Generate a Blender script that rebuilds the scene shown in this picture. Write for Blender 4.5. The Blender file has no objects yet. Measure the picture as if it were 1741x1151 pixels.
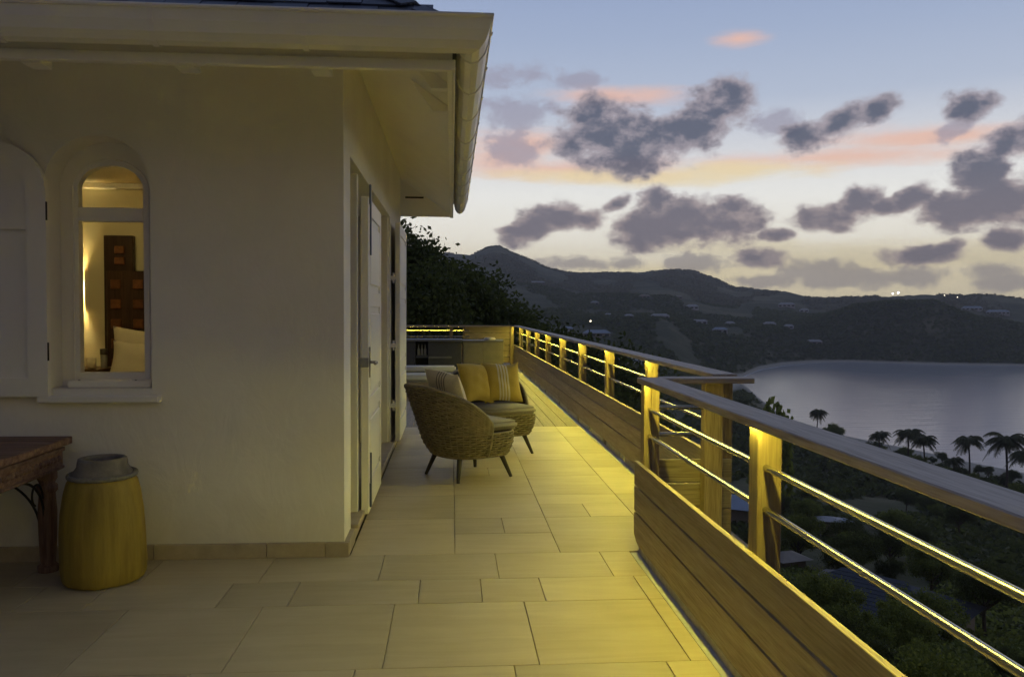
import bpy, bmesh, math, random
import numpy as np
from mathutils import Vector, Matrix, noise
R = math.radians
random.seed(7); rng = np.random.default_rng(11)
SC = bpy.context.scene
COL = SC.collection

# ------------------------------------------------------------------ camera
cam_d = bpy.data.cameras.new('camera'); cam = bpy.data.objects.new('camera', cam_d); COL.objects.link(cam)
cam_d.sensor_width = 36.0; cam_d.lens = 28.95; cam_d.clip_start = 0.05; cam_d.clip_end = 20000
yaw, pit, rol = R(4.18), R(1.92), R(0.275)
fw = Vector((math.sin(yaw)*math.cos(pit), math.cos(yaw)*math.cos(pit), -math.sin(pit)))
rt = Vector((math.cos(yaw), -math.sin(yaw), 0)); up = rt.cross(fw)
rt2 = rt*math.cos(rol) + up*math.sin(rol); up2 = up*math.cos(rol) - rt*math.sin(rol)
cam.matrix_world = Matrix(((rt2.x, up2.x, -fw.x, 0), (rt2.y, up2.y, -fw.y, 0), (rt2.z, up2.z, -fw.z, 1.4), (0, 0, 0, 1)))
SC.camera = cam
SC.view_settings.view_transform = 'Standard'; SC.view_settings.look = 'None'
SC.view_settings.exposure = 0.0; SC.view_settings.gamma = 1.0; SC.view_settings.use_curve_mapping = False
SC.render.engine = 'CYCLES'
SC.cycles.max_bounces = 8; SC.cycles.diffuse_bounces = 5; SC.cycles.glossy_bounces = 4
SC.cycles.transparent_max_bounces = 8; SC.cycles.sample_clamp_indirect = 0.0
SC.cycles.use_denoising = True

def lin(r, g, b):
    f = lambda c: (c/255/12.92) if c/255 <= 0.04045 else ((c/255+0.055)/1.055)**2.4
    return (f(r), f(g), f(b), 1.0)

# ------------------------------------------------------------------ world: dusk sky with clouds
SKY_STRENGTH = 1.05
W = bpy.data.worlds.new('World'); SC.world = W; W.use_nodes = True
wt = W.node_tree; wt.nodes.clear()
def wn(t, **kw):
    n = wt.nodes.new(t)
    for k, v in kw.items(): setattr(n, k, v)
    return n
def wl(a, b): wt.links.new(a, b)
def wmath(op, a, b=None, c=None, clamp=False):
    n = wn('ShaderNodeMath', operation=op, use_clamp=clamp)
    for i, v in enumerate((a, b, c)):
        if v is None: continue
        if isinstance(v, (int, float)): n.inputs[i].default_value = v
        else: wl(v, n.inputs[i])
    return n.outputs[0]
def wmap(v, a, b, c=0.0, d=1.0, smooth=True):
    n = wn('ShaderNodeMapRange', interpolation_type='SMOOTHSTEP' if smooth else 'LINEAR')
    wl(v, n.inputs[0])
    for i, x in enumerate((a, b, c, d)): n.inputs[i+1].default_value = x
    return n.outputs[0]
def wmix(f, a, b):
    n = wn('ShaderNodeMix', data_type='RGBA')
    for i, v in ((0, f), (6, a), (7, b)):
        if isinstance(v, (int, float)): n.inputs[i].default_value = v
        elif isinstance(v, tuple): n.inputs[i].default_value = v
        else: wl(v, n.inputs[i])
    return n.outputs[2]
def wramp(v, stops):
    n = wn('ShaderNodeValToRGB'); wl(v, n.inputs[0]); e = n.color_ramp.elements
    while len(e) < len(stops): e.new(0.5)
    for k, (p, c) in enumerate(stops): e[k].position = p; e[k].color = c
    return n.outputs[0]
tc = wn('ShaderNodeTexCoord'); nrm = wn('ShaderNodeVectorMath', operation='NORMALIZE'); wl(tc.outputs['Generated'], nrm.inputs[0])
sep = wn('ShaderNodeSeparateXYZ'); wl(nrm.outputs[0], sep.inputs[0])
AZ = wmath('MULTIPLY', wmath('ARCTAN2', sep.outputs[0], sep.outputs[1]), 57.29578)
EL = wmath('MULTIPLY', wmath('ARCSINE', sep.outputs[2]), 57.29578)
elr = wmath('DIVIDE', EL, 90.0, clamp=True)
SUNAZ = 24.0
sunward = wramp(elr, [(0.0, lin(228, 212, 174)), (0.03, lin(262, 247, 208)), (0.055, lin(265, 259, 242)), (0.085, lin(255, 254, 248)),
                      (0.12, lin(224, 226, 231)), (0.155, lin(186, 197, 217)), (0.20, lin(165, 180, 208)), (0.24, lin(150, 167, 201)),
                      (0.45, lin(106, 124, 160)), (1.0, lin(72, 87, 120))])
away = wramp(elr, [(0.0, lin(96, 86, 92)), (0.10, lin(122, 104, 106)), (0.22, lin(100, 97, 106)), (0.45, lin(78, 85, 103)), (1.0, lin(72, 86, 116))])
side = wmath('COSINE', wmath('MULTIPLY', wmath('SUBTRACT', AZ, SUNAZ), 0.0174533))
base = wmix(wmap(side, -0.45, 0.85), away, sunward)
# noise used to fray the clouds
nz = wn('ShaderNodeTexNoise'); nz.inputs['Scale'].default_value = 15.0; nz.inputs['Detail'].default_value = 8.0; nz.inputs['Roughness'].default_value = 0.6
sq = wn('ShaderNodeVectorMath', operation='MULTIPLY'); wl(nrm.outputs[0], sq.inputs[0]); sq.inputs[1].default_value = (1, 1, 1.5)
wl(sq.outputs[0], nz.inputs['Vector'])
NZ = wmath('SUBTRACT', nz.outputs['Fac'], 0.5)
nz2 = wn('ShaderNodeTexNoise'); nz2.inputs['Scale'].default_value = 46.0; nz2.inputs['Detail'].default_value = 5.0; nz2.inputs['Roughness'].default_value = 0.62
wl(sq.outputs[0], nz2.inputs['Vector'])
NZ2 = wmath('SUBTRACT', nz2.outputs['Fac'], 0.5)
cmb = wn('ShaderNodeCombineXYZ'); wl(AZ, cmb.inputs[0]); wl(EL, cmb.inputs[1])
TILT = R(24)
rotn = wn('ShaderNodeVectorRotate', rotation_type='Z_AXIS'); wl(cmb.outputs[0], rotn.inputs['Vector']); rotn.inputs['Angle'].default_value = -TILT
FR = (cmb.outputs[0], rotn.outputs[0])
GROW = 1.06
def nearest(blobs):
    cur = None
    for b in blobs:
        a, e, ra, rb, fr = b[:5]
        if fr: a, e = a*math.cos(TILT)+e*math.sin(TILT), -a*math.sin(TILT)+e*math.cos(TILT)
        m = wn('ShaderNodeVectorMath', operation='MULTIPLY_ADD'); wl(FR[fr], m.inputs[0])
        ra *= GROW; rb *= GROW
        m.inputs[1].default_value = (1/ra, 1/rb, 0); m.inputs[2].default_value = (-a/ra, -e/rb, 0)
        l = wn('ShaderNodeVectorMath', operation='LENGTH'); wl(m.outputs[0], l.inputs[0])
        cur = l.outputs['Value'] if cur is None else wmath('SMOOTH_MIN', cur, l.outputs['Value'], 0.25)
    return wmath('SUBTRACT', 1.0, cur)
DARK = [(10.36,11.90,3.23,2.12,0),(12.37,10.63,2.20,1.46,0),(10.07,13.36,1.70,1.22,0),(8.15,11.35,1.43,1.22,0),(16.68,12.29,3.12,1.52,1),(18.69,13.94,1.76,1.35,1),(14.93,11.60,1.97,1.37,0),(17.82,13.17,2.32,1.59,1),(25.39,11.90,2.55,0.84,1),(27.73,12.63,1.30,0.67,1),(23.44,11.31,1.46,0.69,0),(33.17,12.30,1.49,0.79,0),(35.25,10.24,1.79,0.91,1),(33.65,8.51,1.30,1.14,1),(5.55,5.83,2.25,0.82,1),(7.58,6.52,2.12,0.90,0),(11.21,7.29,1.05,0.49,1),(4.12,5.55,1.06,0.37,0),(9.40,6.35,1.22,0.82,0),(14.13,5.67,3.25,1.37,0),(13.99,7.49,1.19,0.97,0),(18.30,5.91,2.38,1.43,0),(18.97,7.06,0.99,0.71,0),(15.77,6.75,1.96,0.96,0),(25.21,6.03,1.92,0.92,0),(26.94,6.96,1.39,0.98,1),(29.75,7.01,1.33,0.70,1),(28.25,6.64,1.02,0.52,0),(32.83,6.20,2.70,1.00,0),(35.12,6.52,1.80,1.40,0),(35.07,4.45,1.02,0.70,0),(30.31,3.51,2.04,0.55,0),(31.93,3.86,0.96,0.43,1),(20.61,3.54,1.66,0.63,0),(21.89,5.06,1.11,0.39,0),]
SOFT = [(4.88,15.73,3.27,0.98,0),(4.49,13.48,2.86,1.23,0),(8.32,15.41,2.03,0.57,0),(4.10,10.97,2.46,1.23,0),(21.71,12.14,1.71,0.86,0),(32.41,11.19,1.14,0.50,1),(9.63,3.29,3.33,0.61,0),(16.40,3.27,3.20,0.68,0),(24.30,2.64,2.52,0.77,0),(27.30,2.23,4.15,0.60,0),(30.34,2.34,1.98,0.73,0),(34.45,2.48,1.83,0.57,0),(35.22,1.91,2.10,0.63,0),(21.19,2.05,2.62,0.47,0),(11.85,3.21,2.01,0.49,0),]
GLOW = [(3.90,10.47,2.86,1.15,0,0),(7.35,9.72,3.67,0.65,0,0),(5.31,11.17,2.05,0.82,0,0),(12.58,9.74,2.80,0.57,0,0),(14.57,9.03,5.93,0.48,0,1),(19.20,9.35,4.57,0.47,0,1),(9.38,9.20,4.87,0.41,0,1),(19.28,17.56,1.29,0.39,0,0),(25.42,9.87,6.74,0.53,0,0),(31.47,10.70,5.47,0.51,0,0),(10.94,14.36,3.63,0.49,0,0),(13.46,2.00,7.97,1.05,0,2),(27.63,3.42,8.26,0.98,0,2),(34.43,3.61,3.66,0.85,0,2),(19.27,4.34,4.57,0.87,0,2),]

vg0 = nearest([b for b in GLOW if b[5] == 0]); vg1 = nearest([b for b in GLOW if b[5] == 1]); vg2 = nearest([b for b in GLOW if b[5] == 2])
nz3 = wn('ShaderNodeTexNoise'); nz3.inputs['Scale'].default_value = 6.0; nz3.inputs['Detail'].default_value = 6.0; nz3.inputs['Roughness'].default_value = 0.6
sq3 = wn('ShaderNodeVectorMath', operation='MULTIPLY'); wl(nrm.outputs[0], sq3.inputs[0]); sq3.inputs[1].default_value = (1.6, 1.6, 8)
wl(sq3.outputs[0], nz3.inputs['Vector'])
wob = wmath('MULTIPLY_ADD', wmath('SUBTRACT', nz3.outputs['Fac'], 0.5), 2.6, wmath('MULTIPLY', NZ, 0.8))
c = wmix(wmath('MULTIPLY', wmap(wmath('ADD', vg2, wob), -0.6, 0.7), 0.38), base, lin(232, 212, 150))
c = wmix(wmath('MULTIPLY', wmap(wmath('ADD', vg0, wob), -0.95, 0.95), 0.78), c, lin(246, 194, 168))
c = wmix(wmath('MULTIPLY', wmap(wmath('ADD', vg1, wob), -0.9, 0.8), 0.85), c, lin(250, 228, 180))
vs = wmath('ADD', nearest(SOFT), wmath('MULTIPLY_ADD', NZ, 2.6, wmath('MULTIPLY', NZ2, 1.5)))
vd = wmath('ADD', nearest(DARK), wmath('MULTIPLY_ADD', NZ, 2.0, wmath('MULTIPLY', NZ2, 0.95)))
hi = wmap(EL, 5.5, 10.5)
softc = wmix(hi, lin(150, 142, 146), lin(158, 154, 172))
c = wmix(wmath('MULTIPLY', wmap(vs, -0.2, 0.55), 0.72), c, softc)
core = wmix(hi, lin(116, 109, 121), lin(92, 97, 115)); rim = wmix(hi, lin(172, 156, 154), lin(166, 156, 164))
dcol = wmix(wmap(wmath('ADD', vd, wmath('MULTIPLY_ADD', NZ2, 1.0, wmath('MULTIPLY', NZ, 1.1))), -0.1, 0.72), rim, core)
c = wmix(wmath('MULTIPLY', wmap(vd, -0.34, 0.24), 0.95), c, dcol)
# the same broken cloud goes on round the rest of the sky
gn = wn('ShaderNodeTexNoise'); gn.inputs['Scale'].default_value = 4.0; gn.inputs['Detail'].default_value = 7.0; gn.inputs['Roughness'].default_value = 0.58
st = wn('ShaderNodeVectorMath', operation='MULTIPLY'); wl(nrm.outputs[0], st.inputs[0]); st.inputs[1].default_value = (1, 1, 2.4); wl(st.outputs[0], gn.inputs['Vector'])
outside = wmath('MAXIMUM', wmap(AZ, 38, 46), wmath('MAXIMUM', wmap(wmath('MULTIPLY', AZ, -1.0), 0, 6), wmap(EL, 21, 27)))
gm = wmath('MULTIPLY', wmath('MULTIPLY', wmap(gn.outputs['Fac'], 0.55, 0.68), outside), 0.7)
c = wmix(gm, c, wmix(wmap(side, -0.45, 0.85), lin(84, 86, 106), lin(118, 114, 126)))
bg = wn('ShaderNodeBackground'); wl(c, bg.inputs['Color']); bg.inputs['Strength'].default_value = SKY_STRENGTH
wo = wn('ShaderNodeOutputWorld'); wl(bg.outputs[0], wo.inputs[0])
LED_STRENGTH = 185.0

# ------------------------------------------------------------------ object helpers
def linkm(name, me, parent=None, inv=None):
    o = bpy.data.objects.new(name, me); COL.objects.link(o)
    if parent is not None:
        o.parent = parent
        if inv is not None: o.matrix_parent_inverse = inv
    return o
def tag(o, label=None, cat=None, group=None, kind=None):
    if label: o['label'] = label
    if cat: o['category'] = cat
    if group: o['group'] = group
    if kind: o['kind'] = kind
    return o
INV = {}
def thing(name, label, cat, loc=(0, 0, 0), rz=0.0, group=None, local=False):
    """An Empty at the thing's base. Its parts are given in world coordinates unless local."""
    o = bpy.data.objects.new(name, None); COL.objects.link(o)
    o.empty_display_size = 0.2
    o.location = loc; o.rotation_euler = (0, 0, rz)
    tag(o, label, cat, group)
    if not local:
        INV[o.name] = (Matrix.Translation(loc) @ Matrix.Rotation(rz, 4, 'Z')).inverted()
    return o
def part(name, mb, mat, parent, smooth=None, loc=None):
    me = mb.mesh(name, mat, smooth) if isinstance(mb, MB) else mb
    if mat is not None and not isinstance(mb, MB) and not me.materials: me.materials.append(mat)
    o = linkm(name, me, parent, INV.get(parent.name) if parent else None)
    if loc is not None: o.location = loc
    return o
def solo(name, mb, mat, label=None, cat=None, group=None, kind=None, loc=(0, 0, 0), rot=(0, 0, 0), smooth=None):
    me = mb.mesh(name, mat, smooth) if isinstance(mb, MB) else mb
    o = linkm(name, me); o.location = loc; o.rotation_euler = rot
    return tag(o, label, cat, group, kind)
def copy_tree(o, parent=None):
    c2 = o.copy(); COL.objects.link(c2)
    if parent is not None: c2.parent = parent
    for ch in [k for k in o.children]: copy_tree(ch, c2)
    return c2

class MB:
    """collects geometry for ONE mesh object"""
    def __init__(s): s.v = []; s.f = []; s.mi = []; s.sm = []
    def add(s, vs, fs, mi=0, sm=False):
        n = len(s.v); s.v += [tuple(p) for p in vs]
        for f in fs: s.f.append(tuple(i+n for i in f)); s.mi.append(mi); s.sm.append(sm)
        return s
    def box(s, x0, x1, y0, y1, z0, z1, ch=0.0, mi=0):
        if ch <= 0:
            v = [(x0, y0, z0), (x1, y0, z0), (x1, y1, z0), (x0, y1, z0), (x0, y0, z1), (x1, y0, z1), (x1, y1, z1), (x0, y1, z1)]
            return s.add(v, [(3, 2, 1, 0), (4, 5, 6, 7), (0, 1, 5, 4), (1, 2, 6, 5), (2, 3, 7, 6), (3, 0, 4, 7)], mi)
        bm = bmesh.new(); bmesh.ops.create_cube(bm, size=1.0)
        for v in bm.verts: v.co = Vector(((x0+x1)/2+v.co.x*(x1-x0), (y0+y1)/2+v.co.y*(y1-y0), (z0+z1)/2+v.co.z*(z1-z0)))
        bmesh.ops.bevel(bm, geom=list(bm.edges), offset=ch, segments=1, affect='EDGES')
        return s.bm(bm, mi)
    def bm(s, bm, mi=0, sm=False):
        bm.verts.ensure_lookup_table(); bm.verts.index_update()
        s.add([v.co[:] for v in bm.verts], [tuple(v.index for v in f.verts) for f in bm.faces], mi, sm); bm.free(); return s
    def obox(s, c, ax, ay, az, hx, hy, hz, mi=0, ch=0.0):
        """oriented box: centre, three unit axes, half sizes"""
        t = MB().box(-hx, hx, -hy, hy, -hz, hz, ch)
        c = Vector(c); ax = Vector(ax); ay = Vector(ay); az = Vector(az)
        return s.add([c+ax*p[0]+ay*p[1]+az*p[2] for p in t.v], t.f, mi)
    def tube(s, pts, r, n=8, cap=True, mi=0, closed=False, sm=True):
        pts = [Vector(p) for p in pts]; m = len(pts)
        rr = r if hasattr(r, '__len__') else [r]*m
        vs = []; upv = Vector((0, 0, 1))
        t0 = (pts[1]-pts[0]).normalized()
        if abs(t0.z) > 0.9: upv = Vector((1, 0, 0))
        a = (upv - t0*upv.dot(t0)).normalized()
        for i in range(m):
            t = ((pts[(i+1) % m] if closed or i < m-1 else pts[i]) - (pts[i-1] if closed or i > 0 else pts[i])).normalized()
            a = (a - t*a.dot(t)).normalized(); b = t.cross(a)
            for k in range(n):
                w = 2*math.pi*k/n; vs.append(pts[i] + (a*math.cos(w)+b*math.sin(w))*rr[i])
        fs = []
        for i in range(m if closed else m-1):
            j = (i+1) % m
            for k in range(n): fs.append((i*n+k, i*n+(k+1) % n, j*n+(k+1) % n, j*n+k))
        s.add(vs, fs, mi, sm)
        if cap and not closed:
            s.add(vs[:n], [tuple(range(n-1, -1, -1))], mi); s.add(vs[-n:], [tuple(range(n))], mi)
        return s
    def lathe(s, prof, n=32, c=(0, 0), mi=0, sm=True, wob=None):
        vs = []
        for j, (r, z) in enumerate(prof):
            for k in range(n):
                w = 2*math.pi*k/n; q = r*(wob(w, j) if wob else 1)
                vs.append((c[0]+q*math.cos(w), c[1]+q*math.sin(w), z))
        fs = [(j*n+k, j*n+(k+1) % n, (j+1)*n+(k+1) % n, (j+1)*n+k) for j in range(len(prof)-1) for k in range(n)]
        s.add(vs, fs, mi, sm)
        if prof[0][0] > 1e-4: s.add(vs[:n], [tuple(range(n-1, -1, -1))], mi)
        if prof[-1][0] > 1e-4: s.add(vs[-n:], [tuple(range(n))], mi)
        return s
    def sweep(s, prof, stations, mi=0, sm=False, cap=True):
        """prof: list of (o,z); stations: list of functions (o,z)->xyz"""
        n = len(prof); vs = [st(o, z) for st in stations for o, z in prof]
        fs = [(i*n+k, i*n+(k+1) % n, (i+1)*n+(k+1) % n, (i+1)*n+k) for i in range(len(stations)-1) for k in range(n)]
        s.add(vs, fs, mi, sm)
        if cap: s.add(vs[:n], [tuple(range(n-1, -1, -1))], mi); s.add(vs[-n:], [tuple(range(n))], mi)
        return s
    def prism(s, poly, fn, d0, d1, mi=0):
        """poly: 2D outline; fn(u,v,d)->xyz ; extruded from d0 to d1"""
        n = len(poly); vs = [fn(u, v, d0) for u, v in poly]+[fn(u, v, d1) for u, v in poly]
        fs = [tuple(range(n-1, -1, -1)), tuple(range(n, 2*n))]+[(k, (k+1) % n, n+(k+1) % n, n+k) for k in range(n)]
        return s.add(vs, fs, mi)
    def mesh(s, name, mats, smooth=None):
        me = bpy.data.meshes.new(name); me.from_pydata(s.v, [], s.f)
        for m in (mats if isinstance(mats, (list, tuple)) else [mats]): me.materials.append(m)
        me.polygons.foreach_set('material_index', s.mi)
        me.polygons.foreach_set('use_smooth', [bool(x) for x in s.sm] if smooth is None else [smooth]*len(s.f))
        me.update()
        bm = bmesh.new(); bm.from_mesh(me); bmesh.ops.recalc_face_normals(bm, faces=bm.faces); bm.to_mesh(me); bm.free()
        return me
def quads_mesh(name, V, mat, rnd=None):
    """V: (N,4,3) array of quads"""
    N = len(V); me = bpy.data.meshes.new(name)
    me.vertices.add(N*4); me.vertices.foreach_set('co', V.reshape(-1).astype(np.float32))
    me.loops.add(N*4); me.loops.foreach_set('vertex_index', np.arange(N*4, dtype=np.int32))
    me.polygons.add(N); me.polygons.foreach_set('loop_start', np.arange(0, N*4, 4, dtype=np.int32))
    me.polygons.foreach_set('loop_total', np.full(N, 4, dtype=np.int32))
    me.update(calc_edges=True)
    at = me.attributes.new('tone', 'FLOAT', 'FACE'); at.data.foreach_set('value', (rng.random(N) if rnd is None else rnd).astype(np.float32))
    me.materials.append(mat); return me

# ------------------------------------------------------------------ materials
def M(name):
    m = bpy.data.materials.new(name); m.use_nodes = True
    nt = m.node_tree; b = nt.nodes['Principled BSDF']; return m, nt, b
def nnode(nt, t, **kw):
    n = nt.nodes.new(t)
    for k, v in kw.items(): setattr(n, k, v)
    return n
def vec_source(nt, scale=(1, 1, 1), rand=True):
    tcn = nnode(nt, 'ShaderNodeTexCoord'); mp = nnode(nt, 'ShaderNodeMapping'); mp.inputs['Scale'].default_value = scale
    nt.links.new(tcn.outputs['Object'], mp.inputs['Vector'])
    if rand:
        oi = nnode(nt, 'ShaderNodeObjectInfo'); ml = nnode(nt, 'ShaderNodeMath', operation='MULTIPLY'); ml.inputs[1].default_value = 37.0
        nt.links.new(oi.outputs['Random'], ml.inputs[0]); nt.links.new(ml.outputs[0], mp.inputs['Location'])
    return mp.outputs[0]
def noise_col(nt, b, vec, scale, c1, c2, detail=5, rough=0.6, lo=0.3, hi=0.7):
    n = nnode(nt, 'ShaderNodeTexNoise'); n.inputs['Scale'].default_value = scale; n.inputs['Detail'].default_value = detail; n.inputs['Roughness'].default_value = rough
    nt.links.new(vec, n.inputs['Vector'])
    r = nnode(nt, 'ShaderNodeValToRGB'); e = r.color_ramp.elements
    e[0].position = lo; e[0].color = (*c1, 1); e[1].position = hi; e[1].color = (*c2, 1)
    nt.links.new(n.outputs['Fac'], r.inputs[0]); return n.outputs['Fac'], r.outputs[0]
def piece_tint(nt, col, amt):
    """each object its own shade"""
    oi = nnode(nt, 'ShaderNodeObjectInfo'); hs = nnode(nt, 'ShaderNodeHueSaturation')
    mr = nnode(nt, 'ShaderNodeMapRange'); nt.links.new(oi.outputs['Random'], mr.inputs[0]); mr.inputs[3].default_value = 1-amt; mr.inputs[4].default_value = 1+amt
    nt.links.new(mr.outputs[0], hs.inputs['Value']); nt.links.new(col, hs.inputs['Color']); return hs.outputs[0]
def bump(nt, b, h, strength=0.3, dist=0.01):
    bp = nnode(nt, 'ShaderNodeBump'); bp.inputs['Strength'].default_value = strength; bp.inputs['Distance'].default_value = dist
    nt.links.new(h, bp.inputs['Height']); nt.links.new(bp.outputs[0], b.inputs['Normal'])
def simple(name, c, rough=0.6, metal=0.0, var=0.12, scale=8.0, bmp=0.0, dist=0.004, stretch=(1, 1, 1), tint=0.0, detail=5, spec=None):
    m, nt, b = M(name); v = vec_source(nt, stretch)
    h, col = noise_col(nt, b, v, scale, tuple(x*(1-var) for x in c), tuple(min(1, x*(1+var)) for x in c), detail)
    if tint: col = piece_tint(nt, col, tint)
    nt.links.new(col, b.inputs['Base Color']); b.inputs['Roughness'].default_value = rough; b.inputs['Metallic'].default_value = metal
    if spec is not None: b.inputs['Specular IOR Level'].default_value = spec
    if bmp: bump(nt, b, h, bmp, dist)
    return m
def emit(name, c, s):
    m, nt, b = M(name); b.inputs['Base Color'].default_value = (*c, 1); b.inputs['Emission Color'].default_value = (*c, 1); b.inputs['Emission Strength'].default_value = s
    return m
def wood(name, c1, c2, axis, rough=0.55, tint=0.19, fine=1.0, bmp=0.35):
    """grain that runs along one axis; rings and pores from two stretched noises"""
    m, nt, b = M(name)
    sc = {'x': (1.2, 26, 26), 'y': (26, 1.2, 26), 'z': (26, 26, 1.2)}[axis]
    v = vec_source(nt, tuple(x*fine for x in sc))
    h, col = noise_col(nt, b, v, 1.0, c1, c2, 6, 0.65, 0.32, 0.68)
    v2 = vec_source(nt, tuple(x*5*fine for x in sc)); n2 = nnode(nt, 'ShaderNodeTexNoise'); n2.inputs['Scale'].default_value = 1.0; n2.inputs['Detail'].default_value = 3
    nt.links.new(v2, n2.inputs['Vector'])
    mx = nnode(nt, 'ShaderNodeMix', data_type='RGBA', blend_type='MULTIPLY'); mr = nnode(nt, 'ShaderNodeMapRange')
    nt.links.new(n2.outputs['Fac'], mr.inputs[0]); mr.inputs[1].default_value = 0.3; mr.inputs[2].default_value = 0.6; mr.inputs[3].default_value = 0.6; mr.inputs[4].default_value = 0.0
    nt.links.new(mr.outputs[0], mx.inputs[0]); nt.links.new(col, mx.inputs[6]); mx.inputs[7].default_value = (0.45, 0.38, 0.32, 1)
    col = piece_tint(nt, mx.outputs[2], tint)
    nt.links.new(col, b.inputs['Base Color']); b.inputs['Roughness'].default_value = rough
    bump(nt, b, n2.outputs['Fac'], bmp, 0.003); return m
def foliage(name, dark, light, rough=0.6):
    m, nt, b = M(name); at = nnode(nt, 'ShaderNodeAttribute', attribute_name='tone')
    oi = nnode(nt, 'ShaderNodeObjectInfo')
    ad = nnode(nt, 'ShaderNodeMath', operation='MULTIPLY_ADD'); nt.links.new(oi.outputs['Random'], ad.inputs[0]); ad.inputs[1].default_value = 0.35
    nt.links.new(at.outputs['Fac'], ad.inputs[2])
    r = nnode(nt, 'ShaderNodeValToRGB'); e = r.color_ramp.elements; e[0].color = (*dark, 1); e[1].color = (*light, 1); e[0].position = 0.1; e[1].position = 1.2 if False else 1.0
    nt.links.new(ad.outputs[0], r.inputs[0]); nt.links.new(r.outputs[0], b.inputs['Base Color']); b.inputs['Roughness'].default_value = rough
    b.inputs['Specular IOR Level'].default_value = 0.25
    tl = nnode(nt, 'ShaderNodeBsdfTranslucent'); nt.links.new(r.outputs[0], tl.inputs['Color']); mxs = nnode(nt, 'ShaderNodeMixShader'); mxs.inputs[0].default_value = 0.5
    nt.links.new(b.outputs[0], mxs.inputs[1]); nt.links.new(tl.outputs[0], mxs.inputs[2]); nt.links.new(mxs.outputs[0], nt.nodes['Material Output'].inputs['Surface'])
    return m

def plaster_mat():
    m, nt, b = M('white_plaster'); v = vec_source(nt, (1, 1, 1), False)
    h1, c1 = noise_col(nt, b, v, 1.3, (0.76, 0.72, 0.66), (0.86, 0.82, 0.755), 6, 0.6, 0.3, 0.7)
    v2 = vec_source(nt, (5, 5, 3.2), False); n2 = nnode(nt, 'ShaderNodeTexNoise'); n2.inputs['Scale'].default_value = 1.0; n2.inputs['Detail'].default_value = 9; n2.inputs['Roughness'].default_value = 0.62; n2.inputs['Distortion'].default_value = 0.9
    nt.links.new(v2, n2.inputs['Vector'])
    sp = nnode(nt, 'ShaderNodeSeparateXYZ'); nt.links.new(v, sp.inputs[0])
    ml = nnode(nt, 'ShaderNodeMath', operation='MULTIPLY_ADD'); nt.links.new(n2.outputs['Fac'], ml.inputs[0]); ml.inputs[1].default_value = -0.55; nt.links.new(sp.outputs['Z'], ml.inputs[2])
    mr = nnode(nt, 'ShaderNodeMapRange'); nt.links.new(ml.outputs[0], mr.inputs[0]); mr.inputs[1].default_value = -0.2; mr.inputs[2].default_value = 0.12; mr.inputs[3].default_value = 0.30; mr.inputs[4].default_value = 0.0
    mx = nnode(nt, 'ShaderNodeMix', data_type='RGBA', blend_type='MULTIPLY'); nt.links.new(mr.outputs[0], mx.inputs[0]); nt.links.new(c1, mx.inputs[6]); mx.inputs[7].default_value = (0.62, 0.56, 0.47, 1)
    nt.links.new(mx.outputs[2], b.inputs['Base Color']); b.inputs['Roughness'].default_value = 0.85; bump(nt, b, n2.outputs['Fac'], 0.5, 0.012); return m
plaster = plaster_mat()
paint = simple('white_paint', (0.83, 0.79, 0.73), 0.42, var=0.02, scale=4)
gloss_white = simple('white_gutter_enamel', (0.83, 0.79, 0.73), 0.28, var=0.02, scale=3)
soffit_m = simple('painted_soffit', (0.86, 0.82, 0.73), 0.6, var=0.03, scale=3)
slate_m = simple('blue_grey_slate', (0.085, 0.10, 0.14), 0.5, var=0.3, scale=9, bmp=0.3, tint=0.3)
def tile_mat():
    m, nt, b = M('beige_stone_tile'); v = vec_source(nt, (1.0, 1.0, 1.0))
    wv = nnode(nt, 'ShaderNodeTexNoise'); wv.inputs['Scale'].default_value = 1.0; wv.inputs['Detail'].default_value = 7; wv.inputs['Roughness'].default_value = 0.6; wv.inputs['Distortion'].default_value = 1.4
    v2 = vec_source(nt, (1.1, 9, 1)); nt.links.new(v2, wv.inputs['Vector'])
    r = nnode(nt, 'ShaderNodeValToRGB'); e = r.color_ramp.elements
    e[0].position = 0.25; e[0].color = (0.44, 0.366, 0.255, 1); e[1].position = 0.75; e[1].color = (0.53, 0.455, 0.325, 1)
    nt.links.new(wv.outputs['Fac'], r.inputs[0])
    n2 = nnode(nt, 'ShaderNodeTexNoise'); n2.inputs['Scale'].default_value = 2.2; n2.inputs['Detail'].default_value = 5; nt.links.new(v, n2.inputs['Vector'])
    mx = nnode(nt, 'ShaderNodeMix', data_type='RGBA', blend_type='MULTIPLY'); mr = nnode(nt, 'ShaderNodeMapRange'); nt.links.new(n2.outputs['Fac'], mr.inputs[0])
    mr.inputs[1].default_value = 0.35; mr.inputs[2].default_value = 0.7; mr.inputs[3].default_value = 0.0; mr.inputs[4].default_value = 0.55
    nt.links.new(mr.outputs[0], mx.inputs[0]); nt.links.new(r.outputs[0], mx.inputs[6]); mx.inputs[7].default_value = (0.78, 0.74, 0.68, 1)
    nt.links.new(piece_tint(nt, mx.outputs[2], 0.10), b.inputs['Base Color'])
    rr = nnode(nt, 'ShaderNodeMapRange'); nt.links.new(n2.outputs['Fac'], rr.inputs[0]); rr.inputs[3].default_value = 0.42; rr.inputs[4].default_value = 0.66
    nt.links.new(rr.outputs[0], b.inputs['Roughness']); bump(nt, b, wv.outputs['Fac'], 0.12, 0.004); return m
tile_m = tile_mat()
grout_m = simple('grout', (0.36, 0.30, 0.215), 0.9, scale=30)
skirt_m = simple('skirting_stone', (0.40, 0.33, 0.24), 0.6, var=0.15, scale=9, tint=0.08)
channel_m = simple('grey_drain_grate', (0.46, 0.45, 0.48), 0.6, var=0.1, scale=25)
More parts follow.
